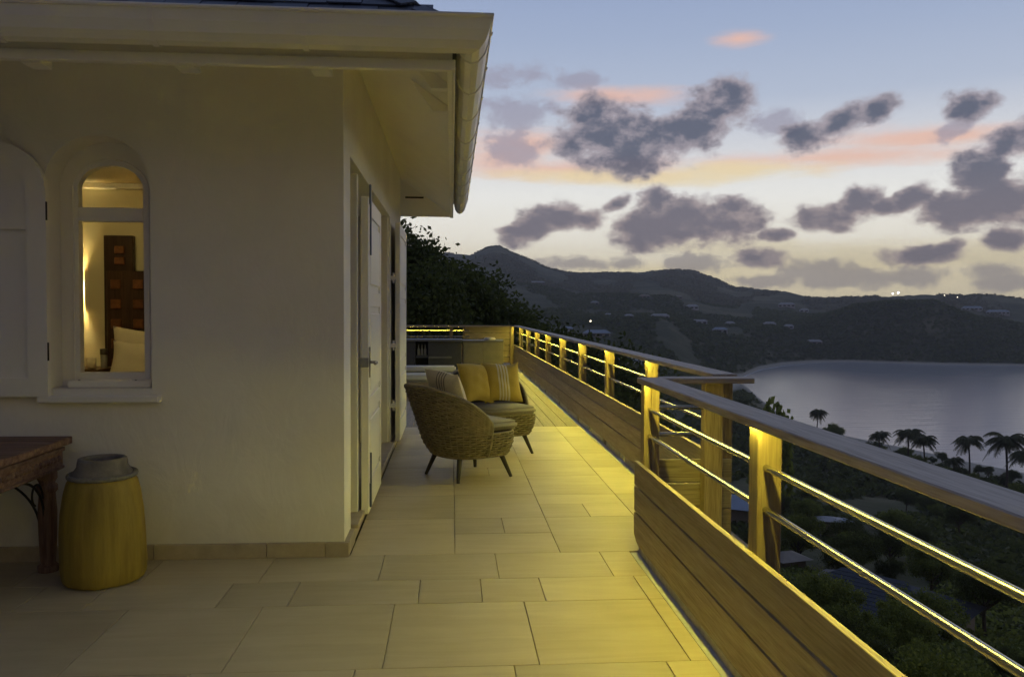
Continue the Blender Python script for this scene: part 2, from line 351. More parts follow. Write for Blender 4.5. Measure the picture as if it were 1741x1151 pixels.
kerb_m = simple('kerb_stone', (0.46, 0.42, 0.32), 0.8, var=0.2, scale=20, bmp=0.2)
concrete_m = simple('concrete', (0.30, 0.29, 0.27), 0.9, var=0.15, scale=4, bmp=0.2)
wy = wood('weathered_hardwood_lengthwise', (0.27, 0.212, 0.135), (0.41, 0.335, 0.225), 'y')
wx = wood('weathered_hardwood_crosswise', (0.27, 0.212, 0.135), (0.41, 0.335, 0.225), 'x')
wz = wood('hardwood_upright', (0.19, 0.138, 0.078), (0.30, 0.228, 0.132), 'z', fine=1.3)
cap_m = wood('silvered_cap_rail_wood', (0.36, 0.295, 0.24), (0.54, 0.46, 0.39), 'y')
cap_x = wood('silvered_cap_rail_wood_crosswise', (0.36, 0.295, 0.24), (0.54, 0.46, 0.39), 'x')
deck_m = wood('deck_board', (0.19, 0.145, 0.105), (0.30, 0.235, 0.17), 'y', tint=0.2)
steel_m = simple('brushed_steel', (0.38, 0.37, 0.35), 0.23, metal=1.0, var=0.05, scale=30, stretch=(8, 1, 8))
LEDC = (1.0, 0.89, 0.10)
led_m = emit('amber_led', LEDC, LED_STRENGTH)

# ------------------------------------------------------------------ terrace: slab, tiles, deck, drain, kerb
mb = MB()
mb.box(-7, 1.60, -8.5, 4.783, -0.40, -0.012)
mb.box(-0.55, 1.80, 4.783, 22.3, -0.40, -0.0124)
mb.box(-7, -0.55, 10.0, 22.3, -0.40, -0.0122)
mb.box(1.45, 1.70, -8.5, 4.70, -5.2, -0.40); mb.box(1.60, 1.86, 4.70, 22.4, -6.5, -0.401); mb.box(-7, 1.60, 22.1, 22.4, -6, -0.402)
terrace = solo('terrace_floor', mb, grout_m, kind='structure', label='cream stone terrace floor of large mixed tiles along the white villa')
TILES = {}
def slab_piece(key, w, d, h, ch, mat, name):
    k = (name, round(w, 3), round(d, 3))
    if k not in TILES:
        q = MB(); a, b2 = w/2, d/2
        q.add([(-a, -b2, -h), (a, -b2, -h), (a, b2, -h), (-a, b2, -h), (-a, -b2, -ch), (a, -b2, -ch), (a, b2, -ch), (-a, b2, -ch),
               (-a+ch, -b2+ch, 0), (a-ch, -b2+ch, 0), (a-ch, b2-ch, 0), (-a+ch, b2-ch, 0)],
              [(8, 9, 10, 11), (4, 5, 9, 8), (5, 6, 10, 9), (6, 7, 11, 10), (7, 4, 8, 11), (0, 1, 5, 4), (1, 2, 6, 5), (2, 3, 7, 6), (3, 0, 4, 7)])
        TILES[k] = q.mesh(name, mat)
    return TILES[k]
def tile(x0, x1, y0, y1, gap=0.0038):
    w, d = x1-x0-gap, y1-y0-gap
    o = linkm('tile', slab_piece('t', w, d, 0.0105, 0.0016, tile_m, 'tile'), terrace)
    o.location = ((x0+x1)/2, (y0+y1)/2, random.uniform(-0.0006, 0.0006))
rows = [(4.266, 4.712, [-2.83, -2.21, -1.6, -0.99, -0.38, 0.25, 0.86, 1.04]),
        (3.916, 4.266, [-2.65, -2.03, -1.72, -1.11, -0.775, -0.16, 0.15, 0.457, 0.962, 1.04]),
        (3.205, 3.916, [-2.74, -2.12, -1.5, -0.886, -0.269, 0.35, 0.962, 1.04]),
        (2.50, 3.205, [-2.85, -2.24, -1.63, -1.0, -0.373, 0.248, 0.86, 1.04]),
        (2.14, 2.50, [-2.95, -2.33, -1.71, -1.4, -0.78, -0.16, 0.14, 0.76, 1.04]),
        (1.43, 2.14, [-2.74, -2.12, -1.5, -0.886, -0.269, 0.35, 0.962, 1.04]),
        (0.98, 1.43, [-2.83, -2.21, -1.6, -0.99, -0.38, 0.25, 0.86, 1.04]),
        (0.27, 0.98, [-2.85, -2.24, -1.63, -1.0, -0.373, 0.248, 0.86, 1.04])]
for y0, y1, xs in rows:
    xs = [xs[0]-0.617*k for k in range(4, 0, -1)]+xs
    for a, b2 in zip(xs[:-1], xs[1:]): tile(a, b2, y0, y1)
for y0 in np.arange(-8.17, -0.2, 0.92):
    for a in np.arange(-5.2, 1.0, 0.617): tile(a, min(a+0.617, 1.04), y0, y0+0.92)
# strip between the house and the far railing: columns 0.62 m wide with cut cross joints
cols = [(-0.578, 0.02, [4.712, 5.525, 6.23, 6.60, 7.32, 7.95, 8.30, 9.02, 9.36, 9.915]),
        (0.02, 0.632, [4.712, 5.14, 5.52, 6.23, 6.95, 7.30, 8.02, 8.74, 9.10, 9.915]),
        (0.632, 1.252, [4.712, 5.53, 5.90, 6.22, 6.93, 7.66, 8.02, 8.74, 9.46, 9.915]),
        (1.252, 1.55, [4.712, 5.53, 6.22, 7.30, 8.02, 9.10, 9.915])]
for x0, x1, ys in cols:
    for k, (a, b2) in enumerate(zip(ys[:-1], ys[1:])):
        if x0 < 1 and k % 3 == 1 and b2-a < 0.5:
            xm = x0+(0.316 if k % 2 else 0.30); tile(x0, xm, a, b2); tile(xm, x1, a, b2)
        else: tile(x0, x1, a, b2)
# timber deck beyond the tiles
deck_base = solo('deck', MB().box(-6.9, 1.555, 9.925, 22.1, -0.011, -0.0105), grout_m, kind='structure', label='timber deck of narrow boards at the far end of the terrace')
x = 1.55
while x > -6.8:
    for y0, y1 in ((9.925, 13.1+0.9*math.sin(x*9)), (13.1+0.9*math.sin(x*9), 17.6+0.8*math.sin(x*5)), (17.6+0.8*math.sin(x*5), 21.9)):
        if x < -3 and y0 < 9.95: continue
        w, d = 0.138, y1-y0-0.004
        o = linkm('deck_board', slab_piece('d', w, round(d, 3), 0.010, 0.003, deck_m, 'deck_board'), deck_base); o.location = (x-0.07, (y0+y1)/2, random.uniform(-0.001, 0.0005))
    x -= 0.144
# drainage channel and kerb along the edge
ch = solo('drain_channel', MB().box(1.042, 1.088, -8.5, 4.70, -0.0118, -0.004), channel_m, kind='structure')
ch2 = solo('drain_channel', MB().box(1.553, 1.612, 4.72, 21.9, -0.0118, -0.004), channel_m, kind='structure')
kerb = solo('kerb', MB().box(1.089, 1.20, -8.5, 4.69, -0.0119, 0.035, 0.004), kerb_m, kind='structure')
for k, y in enumerate(np.arange(5.0, 21.5, 0.92)):
    q = MB().box(1.612, 1.70, y, y+0.72, -0.0121, 0.052, 0.003)
    o = linkm('kerb_block', q.mesh('kerb_block', kerb_m), kerb)

# ------------------------------------------------------------------ the villa
villa = thing('villa', 'white plastered villa with an arched window, open shutters and a slate roof', 'house', (-3, 7, 0))
WX, FY = -0.61, 4.72                         # right wall plane, front wall plane
TOP = 3.125
cx, hw, z_spr, rise, zs = -1.952, 0.2825, 2.085, 0.268, 0.955     # window opening
N = 28
arch = [(cx-hw*math.cos(math.pi*k/N), z_spr+rise*math.sin(math.pi*k/N)) for k in range(N+1)]
mb = MB(); TH = 0.30
def quadY(x0, x1, z0, z1, y): mb.add([(x0, y, z0), (x1, y, z0), (x1, y, z1), (x0, y, z1)], [(0, 1, 2, 3)])
for y in (FY, FY+TH):
    quadY(-6.5, cx-hw, 0, TOP, y); quadY(cx+hw, WX, 0, TOP, y); quadY(cx-hw, cx+hw, 0, zs, y)
    for (xa, za), (xb, zb) in zip(arch[:-1], arch[1:]): mb.add([(xa, y, za), (xb, y, zb), (xb, y, TOP), (xa, y, TOP)], [(0, 1, 2, 3)])
loop = [(cx-hw, zs)]+arch+[(cx+hw, zs)]
for (xa, za), (xb, zb) in zip(loop, loop[1:]+loop[:1]): mb.add([(xa, FY, za), (xb, FY, zb), (xb, FY+TH, zb), (xa, FY+TH, za)], [(0, 1, 2, 3)])
mb.add([(-6.5, FY, 0), (-6.5, FY+TH, 0), (-6.5, FY+TH, TOP), (-6.5, FY, TOP)], [(0, 1, 2, 3)])
front_wall = part('wall', mb, plaster, villa, smooth=False)
# right wall with one wide door opening
D0, D1, DT = 5.02, 8.22, 2.32
mb = MB()
mb.box(WX-0.30, WX, FY+0.0005, D0, 0, TOP); mb.box(WX-0.30, WX, D1, 9.86, 0, TOP); mb.box(WX-0.299, WX-0.0004, D0, D1, DT, TOP)
mb.box(WX-0.299, WX-0.0004, D0, D1, 0, 0.07)
part('wall', mb, plaster, villa)
mb = MB(); mb.box(-6.5, WX-0.302, 9.60, 9.86, 0, TOP); mb.box(-6.5, -6.3, FY+TH, 9.60, 0, TOP); part('wall', mb, plaster, villa)
part('interior_partition', MB().box(-1.22, -1.12, FY+TH+0.002, 9.59, 0.02, 2.9), simple('cream_room_wall', (0.68, 0.63, 0.46), 0.85, var=0.03, scale=3), villa)
part('interior_floor', MB().box(-6.3, WX-0.31, FY+TH+0.001, 9.595, -0.02, 0.018), simple('room_floor', (0.30, 0.2, 0.12), 0.5), villa)
part('ceiling', MB().box(-6.3, WX-0.305, FY+TH+0.001, 9.595, 2.42, 2.60), simple('room_ceiling', (0.66, 0.6, 0.47), 0.9, var=0.02), villa)
part('threshold', MB().box(WX-0.31, WX+0.045, D0+0.02, D1-0.02, 0.0702, 0.095, 0.004), skirt_m, villa)
# skirting tiles
xs = [-6.3]
while xs[-1] < -0.72: xs.append(xs[-1]+0.62)
for a, b2 in zip([-4.47, -3.85, -3.23, -2.61, -1.99, -1.66, -1.04, -0.715], [-3.85, -3.23, -2.61, -1.99, -1.66, -1.04, -0.715, -0.58]):
    part('skirting_tile', MB().box(a+0.0015, b2-0.0015, FY-0.030, FY-0.0005, 0.0, 0.081, 0.002), skirt_m, villa)
for a, b2 in ((4.722, 5.0), (8.25, 8.85), (8.85, 9.45), (9.45, 9.86)):
    part('skirting_tile', MB().box(WX+0.0005, WX+0.030, a+0.0015, b2-0.0015, 0.0, 0.081, 0.002), skirt_m, villa)
for a, b2 in ((5.0, 5.62), (5.62, 6.24), (6.24, 6.86), (6.86, 7.48), (7.48, 8.25)):
    part('skirting_tile', MB().box(WX+0.0005, WX+0.024, a+0.0015, b2-0.0015, 0.0, 0.070, 0.002), skirt_m, villa)
# --- arched window
gx, ghw = -1.9525, 0.1805; g_spr, g_rise = 2.085, 0.135
garch = [(gx-ghw*math.cos(math.pi*k/N), g_spr+g_rise*math.sin(math.pi*k/N)) for k in range(N+1)]
YF0, YF1 = 4.900, 4.955
mb = MB()
oa = [(cx-(hw-0.002)*math.cos(math.pi*k/N), z_spr+(rise-0.002)*math.sin(math.pi*k/N)) for k in range(N+1)]
for (o0, o1, i0, i1) in zip(oa[:-1], oa[1:], garch[:-1], garch[1:]):
    mb.add([(o0[0], YF0, o0[1]), (o1[0], YF0, o1[1]), (i1[0], YF0, i1[1]), (i0[0], YF0, i0[1]),
            (o0[0], YF1, o0[1]), (o1[0], YF1, o1[1]), (i1[0], YF1, i1[1]), (i0[0], YF1, i0[1])],
           [(0, 1, 2, 3), (7, 6, 5, 4), (3, 2, 6, 7), (0, 4, 5, 1)])
mb.box(cx-hw+0.002, gx-ghw, YF0, YF1, zs+0.001, g_spr); mb.box(gx+ghw, cx+hw-0.002, YF0, YF1, zs+0.001, g_spr)
window = part('window', mb, paint, villa)
tr = part('transom', MB().box(gx-ghw, gx+ghw, YF0-0.004, YF1, 1.901, 1.980, 0.004), paint, window)
part('bottom_rail', MB().box(gx-ghw, gx+ghw, YF0-0.002, YF1, zs+0.001, 1.034, 0.003), paint, window)
glass, nt, b = M('window_glass'); b.inputs['Transmission Weight'].default_value = 1.0; b.inputs['Roughness'].default_value = 0.0; b.inputs['IOR'].default_value = 1.02
b.inputs['Base Color'].default_value = (0.97, 0.98, 0.97, 1); b.inputs['Specular IOR Level'].default_value = 0.9
part('pane', MB().box(gx-ghw+0.001, gx+ghw-0.001, 4.925, 4.929, 1.034, 1.901), glass, window)
q = MB(); pg = [(gx-ghw+0.001, 1.980), (gx+ghw-0.001, 1.980)]+[(x, z-0.0005) for x, z in garch[::-1]]
q.prism(pg, lambda u, v, d: (u, d, v), 4.925, 4.929); part('pane', q, glass, window)
# moulded lip round the sash and the inner sill with two screws
q = MB(); lip = [(gx-ghw-0.030, zs+0.004)]+[(gx-(ghw+0.030)*math.cos(math.pi*k/N), g_spr+(g_rise+0.03)*math.sin(math.pi*k/N)) for k in range(N+1)]+[(gx+ghw+0.030, zs+0.004)]
q.tube([(x, YF0-0.001, z) for x, z in lip], 0.006, 6); part('moulding', q, paint, window)
part('inner_sill', MB().box(cx-hw+0.08, cx+hw-0.03, FY+0.06, YF0-0.0005, zs+0.0005, zs+0.040, 0.006), paint, window)
for sx in (-2.10, -1.79): part('screw', MB().lathe([(0.006, 0), (0.006, 0.003), (0.0, 0.003)], 10), simple('dark_screw', (0.05, 0.045, 0.04), 0.5), window, loc=(sx, FY+0.09, zs+0.0405))
part('sill', MB().box(-2.268, -1.617, FY-0.050, FY+0.06, 0.882, 0.920, 0.006), paint, window)
# --- open shutter left of the window
scx, shw = -2.487, 0.2825
def shape(dx, zb, ins, cxx=scx, hwx=shw, spr=2.03, rs=0.275):
    return [(cxx-hwx+ins, zb), (cxx+hwx-ins, zb)]+[(cxx+(hwx-ins)*math.cos(math.pi*k/24), spr+(rs-ins)*math.sin(math.pi*k/24)) for k in range(25)]
q = MB(); q.prism(shape(0, 0.918, 0), lambda u, v, d: (u, d, v), FY-0.030, FY-0.012)
shutter = part('shutter', q, paint, villa)
q = MB()
outer = shape(0, 0.918, 0.0); inner = shape(0, 1.02, 0.105)
for k in range(len(outer)):
    j = (k+1) % len(outer)
    a, b2, c2, d2 = outer[k], outer[j], inner[j], inner[k]
    q.add([(a[0], FY-0.050, a[1]), (b2[0], FY-0.050, b2[1]), (c2[0], FY-0.050, c2[1]), (d2[0], FY-0.050, d2[1]),
           (a[0], FY-0.0301, a[1]), (b2[0], FY-0.0301, b2[1]), (c2[0], FY-0.0301, c2[1]), (d2[0], FY-0.0301, d2[1])],
          [(0, 1, 2, 3), (3, 2, 6, 7), (0, 4, 5, 1)])
q.box(scx-shw+0.1055, scx+shw-0.1055, FY-0.0495, FY-0.0302, 1.83, 1.915)
part('frame', q, paint, shutter)
dark_iron = simple('dark_iron', (0.035, 0.033, 0.032), 0.45, metal=0.6)
for z in (1.93, 1.165):
    q = MB(); q.tube([(-2.2015, FY-0.048, z-0.05), (-2.2015, FY-0.048, z+0.05)], 0.005, 8)
    part('hinge', q, dark_iron, shutter)
# --- door leaves of the right wall
fp = part('door_frame', MB().box(WX-0.09, WX+0.006, 5.34, 5.395, 0.096, 2.27, 0.003), paint, villa)
part('door_frame', MB().box(WX-0.12, WX-0.02, D0, D0+0.045, 0.096, DT-0.001, 0.003), paint, villa)
part('door_frame', MB().box(WX-0.16, WX-0.02, D1-0.05, D1, 0.096, DT-0.001, 0.003), paint, villa)
part('recess_backing', MB().box(WX-0.19, WX-0.15, D0+0.046, 5.9, 0.097, DT-0.002), simple('recess_dimness', (0.22, 0.21, 0.16), 0.9, stretch=(1, 20, 1)), villa)  # backing panel added to close the recess, its dimness put into the colour
part('room_lining', MB().box(-1.10, -1.06, D0-0.1, D1+0.4, 0.02, 2.41), simple('room_lining_paint', (0.5, 0.46, 0.36), 0.9), villa)
def leaf(y0, y1, z0, z1, x0, x1, name='door_leaf'):
    st = 0.095
    q = MB(); q.box(x0+0.004, x1-0.012, y0+st*0.5, y1-st*0.5, z0+0.05, z1-0.05)
    d = part(name, q, paint, villa)
    fr = MB(); fr.box(x0, x1, y0, y0+st, z0, z1, 0.003); fr.box(x0, x1, y1-st, y1, z0, z1, 0.003)
    zz = [z0, z0+0.34*(z1-z0), z0+0.68*(z1-z0), z1]
    for a, b2 in ((z0, z0+0.19), (zz[1]-0.05, zz[1]+0.05), (zz[2]-0.05, zz[2]+0.05), (z1-0.11, z1)): fr.box(x0+0.0005, x1-0.0005, y0+st+0.0005, y1-st-0.0005, a, b2, 0.002)
    part('stile_and_rail', fr, paint, d)
    for a, b2 in ((z0+0.19, zz[1]-0.05), (zz[1]+0.05, zz[2]-0.05), (zz[2]+0.05, z1-0.11)):
        part('raised_panel', MB().box(x1-0.0118, x1+0.001, y0+st+0.045, y1-st-0.045, a+0.045, b2-0.045, 0.008), paint, d)
    return d
l1 = leaf(5.40, 6.36, 0.068, 2.135, WX+0.022, WX+0.070)
l2 = leaf(8.30, 9.46, 0.085, 2.27, WX+0.045, WX+0.092)
bolt_m = simple('blue_grey_bolt', (0.10, 0.12, 0.17), 0.35, metal=0.7)
for zc, d in ((2.12, 1), (0.10, -1)):
    q = MB(); q.box(WX+0.0702, WX+0.082, 5.455, 5.495, zc-0.03 if d > 0 else zc, zc+0.10 if d > 0 else zc+0.16, 0.003)
    q.tube([(WX+0.078, 5.475, zc), (WX+0.078, 5.475, zc-d*0.36)], 0.006, 8)
    part('bolt', q, bolt_m, l1)
q = MB(); q.box(WX+0.0702, WX+0.078, 5.42, 5.455, 0.96, 1.16, 0.002); q.tube([(WX+0.075, 5.437, 1.06), (WX+0.118, 5.437, 1.06), (WX+0.122, 5.40, 1.06), (WX+0.12, 5.31, 1.058)], 0.009, 8)
q.box(WX-0.02, WX+0.0702, 5.376, 5.3995, 1.03, 1.09)
part('handle', q, steel_m, l1)
for z in (0.45, 1.05, 1.72):
    q = MB(); q.tube([(WX+0.03, 8.275, z-0.05), (WX+0.03, 8.275, z+0.05)], 0.010, 8); q.box(WX+0.001, WX+0.06, 8.262, 8.298, z-0.02, z+0.02); part('hinge', q, paint, l2)
# --- eaves: soffit, fascia, closure, gutter, rafter tails
EX, EY, EZ, SL = 0.0, 3.92, 2.565, 0.70
mb = MB()
zr = lambda x: EZ+SL*(EX-0.025-x); zf = lambda y: EZ+SL*(y-EY-0.025)
P1 = [(-0.026, 3.946), (-0.026, 10.09), (-0.62, 10.09), (-0.62, 4.54)]
mb.add([(x, y, zr(x)) for x, y in P1], [(0, 1, 2, 3)]); mb.add([(x, y, zr(x)+0.02) for x, y in P1], [(0, 1, 2, 3)])
P2 = [(-0.026, 3.946), (-0.83, 4.75), (-6.5, 4.75), (-6.5, 3.946)]
mb.add([(x, y, zf(y)) for x, y in P2], [(0, 1, 2, 3)]); mb.add([(x, y, zf(y)+0.02) for x, y in P2], [(0, 1, 2, 3)])
P3 = [(-0.62, 4.54), (-0.62, 4.75), (-0.83, 4.75)]
mb.add([(x, y, zr(x)) for x, y in P3], [(0, 1, 2)])
soffit = part('soffit', mb, soffit_m, villa)
mb = MB(); mb.box(-6.5, EX, EY, EY+0.025, 2.525, 2.735); mb.box(-6.5, EX+0.014, EY-0.014, EY-0.0003, 2.5235, 2.573, 0.003)
part('fascia', mb, paint, villa)
mb = MB(); mb.box(EX-0.025, EX, EY+0.0255, 10.1, 2.525, 2.735); mb.box(EX+0.0003, EX+0.0142, EY+0.0005, 10.1, 2.5235, 2.573, 0.003)
part('fascia', mb, paint, villa)
q = MB(); q.prism([(-0.0255, 2.535), (-0.0255, EZ), (-0.80, zr(-0.80)), (-0.80, 2.535)], lambda u, v, d: (u, d, v), 10.075, 10.10)
part('eave_end_board', q, paint, villa)
part('vent_slot', MB().box(-0.566, -0.345, 10.068, 10.0745, 2.752, 2.772), dark_iron, villa)
U = [(0.006, 2.722), (0.010, 2.67), (0.022, 2.625), (0.045, 2.592), (0.075, 2.578), (0.108, 2.590), (0.135, 2.622), (0.152, 2.668), (0.160, 2.715), (0.168, 2.717), (0.172, 2.726), (0.168, 2.734), (0.158, 2.732)]
Ui = [(0.152, 2.722), (0.146, 2.672), (0.128, 2.628), (0.104, 2.598), (0.075, 2.586), (0.047, 2.599), (0.028, 2.63), (0.016, 2.672), (0.012, 2.722)]
prof = U+Ui
q = MB(); q.sweep(prof, [lambda o, z: (-6.5, EY-0.015-o, z), lambda o, z: (EX+0.015+o, EY-0.015-o, z), lambda o, z: (EX+0.015+o, 10.13, z)], sm=False)
gutter = part('gutter', q, gloss_white, villa)
bpoly = [(o+(0.003 if i > 0 else 0), z-0.004) for i, (o, z) in enumerate(U)]
def band(fn):
    q = MB(); w = 0.012
    pr = U[:11]; outp = [(0.004, 2.722), (0.006, 2.668), (0.018, 2.620), (0.043, 2.586), (0.075, 2.570), (0.110, 2.583), (0.139, 2.618), (0.157, 2.666), (0.165, 2.713), (0.174, 2.715), (0.178, 2.727)]
    for a in range(10):
        q.add([fn(*pr[a], -w), fn(*pr[a+1], -w), fn(*outp[a+1], -w), fn(*outp[a], -w), fn(*pr[a], w), fn(*pr[a+1], w), fn(*outp[a+1], w), fn(*outp[a], w)],
              [(0, 1, 2, 3), (7, 6, 5, 4), (2, 6, 7, 3)])
    return q
for x in (-5.3, -4.64, -3.97, -3.31, -2.64, -1.975, -1.32, -0.66): part('bracket', band(lambda o, z, d, x=x: (x+d, EY-0.015-o, z)), gloss_white, gutter)
for y in (3.98, 4.55, 5.18, 5.87, 6.55, 7.2, 7.9, 8.55, 9.2, 9.85): part('bracket', band(lambda o, z, d, y=y: (EX+0.015+o, y+d, z)), gloss_white, gutter)
q = MB(); q.box(-0.175, -0.145, EY-0.19, EY-0.016, 2.57, 2.735); 
for x in (-5.3, -4.3, -3.3, -2.6, -1.92, -1.24, -0.62): part('rafter_tail', MB().box(x-0.045, x+0.045, EY+0.026, EY+0.14, 2.5195, 2.64, 0.004), paint, villa)
for y in (4.30, 4.78):
    q = MB(); q.prism([(-0.028, 2.535), (-0.11, 2.535), (-0.24, zr(-0.24)-0.003), (-0.24, zr(-0.24)-0.003), (-0.028, zr(-0.028)-0.003)], lambda u, v, d: (u, d, v), y-0.03, y+0.03)
    part('rafter_tail', q, paint, villa)
SL = 0.76
# --- roof with slates
mb = MB(); rz = lambda d: 2.745+SL*d
cxr, cyr, dd = -3.25, 7.0, 3.0
A = (-6.5, EY-0.06, 2.70); B = (EX+0.06, EY-0.06, 2.70); C2 = (EX+0.06, 10.15, 2.70); D = (-6.5, 10.15, 2.70); T1 = (-3.1, EY-0.06+3.1, 2.70+SL*3.1); T2 = (-6.5, EY-0.06+3.1, 2.70+SL*3.1)
TG = (-3.1, 10.15, 2.70+SL*3.1); TG2 = (-6.5, 10.15, 2.70+SL*3.1)
mb.add([A, B, C2, D, T1, T2, TG, TG2], [(0, 1, 4, 5), (1, 2, 6, 4), (4, 6, 7, 5), (2, 3, 7, 6)])
roof = part('roof', mb, slate_m, villa)
def slates(org, ux, uy, uz, length, rowsn, hipL=False, w=0.165, h=0.155):
    for r in range(rowsn):
        a0 = 0.0 + (w*0.5 if r % 2 else 0)
        xx = -a0
        while xx < length:
            l0, l1 = max(xx, 0), min(xx+w-0.004, length - r*h*0.8)
            if l1-l0 > 0.03:
                q = MB(); c = Vector(org)+Vector(ux)*((l0+l1)/2)+Vector(uy)*(r*h+h*0.62)+Vector(uz)*(0.012+0.006*random.random())
                ay = (Vector(uy)-Vector(uz)*0.065).normalized(); az = Vector(ux).cross(ay).normalized()
                q.obox(c, ux, ay, az, (l1-l0)/2, h*0.68, 0.0035)
                part('slate', q, slate_m, roof)
            xx += w
n = math.hypot(1, SL)
slates((-3.9, EY-0.095, 2.70-0.03), (1, 0, 0), (0, 1/n, SL/n), (0, -SL/n, 1/n), 3.93, 5)
slates((EX+0.095, 10.15, 2.70-0.03), (0, -1, 0), (-1/n, 0, SL/n), (SL/n, 0, 1/n), 6.2, 3)
q = MB()
for k in range(5):
    c0 = Vector((EX+0.03-0.24*k, EY-0.03+0.24*k, 2.745+SL*0.24*k)); u = Vector((-1, 1, SL)).normalized(); s2 = Vector((1, 1, 0)).normalized()
    for sg in (-1, 1):
        ax = (s2*sg*1.0-Vector((0, 0, 0.38))).normalized()
        q = MB(); q.obox(c0+ax*0.05+u*0.1, ax, u, ax.cross(u).normalized(), 0.055, 0.15, 0.004); part('hip_slate', q, slate_m, roof)

# ------------------------------------------------------------------ railings
def planks(rail, xin, y0, y1, levels, notch=False, cuts=None):
    """three horizontal boards with open joints; the lowest is notched at its end"""
    for i, (za, zb) in enumerate(levels):
        ys = [y0]+(cuts[i] if cuts else [])+[y1]
        for a, b2 in zip(ys[:-1], ys[1:]):
            q = MB()
            if notch and i == 0 and b2 == y1:
                q.prism([(a+0.002, za), (b2-0.11, za), (b2-0.06, za+0.010), (b2-0.015, za+0.034), (b2, za+0.040), (b2, zb), (a+0.002, zb)], lambda u, v, d: (d, u, v), xin, xin+0.0265)
            else: q.box(xin, xin+0.0265, a+0.002, b2-0.001, za, zb, 0.002)
            part('plank', q, wy, rail)
def post(rail, x0, x1, y0, y1, z0, z1, m=None): return part('post', MB().box(x0, x1, y0, y1, z0, z1, 0.003), m or wz, rail)
near = thing('railing', 'near railing of grey hardwood with two steel rods, turning the corner past the gate post', 'railing', (1.12, 2, 0))
part('cap_rail', MB().box(1.082, 1.227, -8.4, 4.750, 0.9815, 1.0142, 0.004), cap_m, near)
LV = [(0.036, 0.208), (0.218, 0.364), (0.374, 0.512)]
planks(near, 1.087, -8.4, 4.813, LV, notch=True, cuts=[[-6, -2.9, 1.0], [-4.4, -1.2, 0.2], [-5.5, -2.0, 1.6]])
for y in (-6.84, -4.90, -2.93, -0.97, 0.97, 2.917): post(near, 1.115, 1.207, y, y+0.087, -0.35, 0.981)
post(near, 1.115, 1.157, 4.695, 4.782, -0.35, 0.981); post(near, 1.1585, 1.207, 4.699, 4.782, -0.35, 0.981)
for z in (0.8315, 0.6763): part('steel_rod', MB().tube([(1.147, -8.4, z), (1.147, 4.715, z)], 0.0128, 14), steel_m, near)
part('light_strip', MB().box(1.1025, 1.1135, -8.4, 4.69, 0.9795, 0.9813), led_m, near)
# return towards the outer railing
part('cap_rail', MB().box(1.228, 1.770, 4.695, 4.840, 0.9815, 1.0125, 0.004), cap_x, near)
post(near, 1.493, 1.603, 4.750, 4.832, -0.35, 0.981)
for z in (0.8315, 0.673): part('steel_rod', MB().tube([(1.19, 4.787, z), (1.53, 4.787, z)], 0.0128, 12), steel_m, near)
for za, zb in LV: part('plank', MB().box(1.209, 1.69, 4.840, 4.862, za, zb, 0.002), wx, near)
far = thing('railing', 'long far railing of hardwood posts lit from under the cap along the deck', 'railing', (1.66, 12, 0))
part('cap_rail', MB().box(1.590, 1.738, 4.90, 21.3, 0.990, 1.022, 0.004), cap_m, far)
planks(far, 1.595, 4.87, 21.2, [(0.062, 0.232), (0.242, 0.385), (0.395, 0.530)], cuts=[[8.6, 12.3, 16.1], [6.77, 10.45, 14.2, 18.0], [9.5, 13.4, 17.0]])
for y in (4.92, 6.75, 8.59, 10.43, 12.30, 14.20, 16.05, 17.92, 19.80): post(far, 1.626, 1.718, y, y+0.085, -0.35, 0.9895)
for z in (0.843, 0.694): part('steel_rod', MB().tube([(1.660, 5.0, z), (1.660, 21.0, z)], 0.0125, 10), steel_m, far)
for y0, y1 in ((5.02, 12.2), (12.2, 21.15)): part('light_strip', MB().box(1.6125, 1.6235, y0, y1, 0.988, 0.9898), led_m, far)
led_soft = emit('amber_light_behind', LEDC, LED_STRENGTH*0.45)
# back railing across the end of the deck
back = thing('railing', 'back railing closing the deck end, steel rods glowing yellow above a solid plank corner', 'railing', (0, 21.2, 0))
part('cap_rail', MB().box(-6.8, 1.588, 21.12, 21.26, 0.990, 1.022, 0.004), cap_x, back)
for k in range(6): part('plank', MB().box(0.30, 1.59, 21.22, 21.245, 0.06+0.155*k, 0.205+0.155*k, 0.002), wx, back)
for k in range(3): part('plank', MB().box(-6.8, 0.295, 21.22, 21.245, 0.06+0.16*k, 0.21+0.16*k, 0.002), wx, back)
for x in (-5.5, -3.65, -1.85, -0.03): post(back, x-0.03, x+0.055, 21.135, 21.219, -0.3, 0.9895)
post(back, 0.285, 0.33, 21.12, 21.2195, -0.3, 0.9895); post(back, 1.50, 1.59, 21.12, 21.2195, -0.3, 0.9895)
for z in (0.880, 0.735): part('steel_rod', MB().tube([(-6.8, 21.15, z), (0.45, 21.15, z)], 0.016, 10), steel_m, back)
part('light_strip', MB().box(-6.8, 0.28, 21.150, 21.178, 0.9885, 0.9898), led_soft, back)

part('strip_shield', MB().box(-6.8, 1.588, 21.1205, 21.129, 0.968, 0.9899, 0.002), wx, back)  # added lip that screens the light strip from view
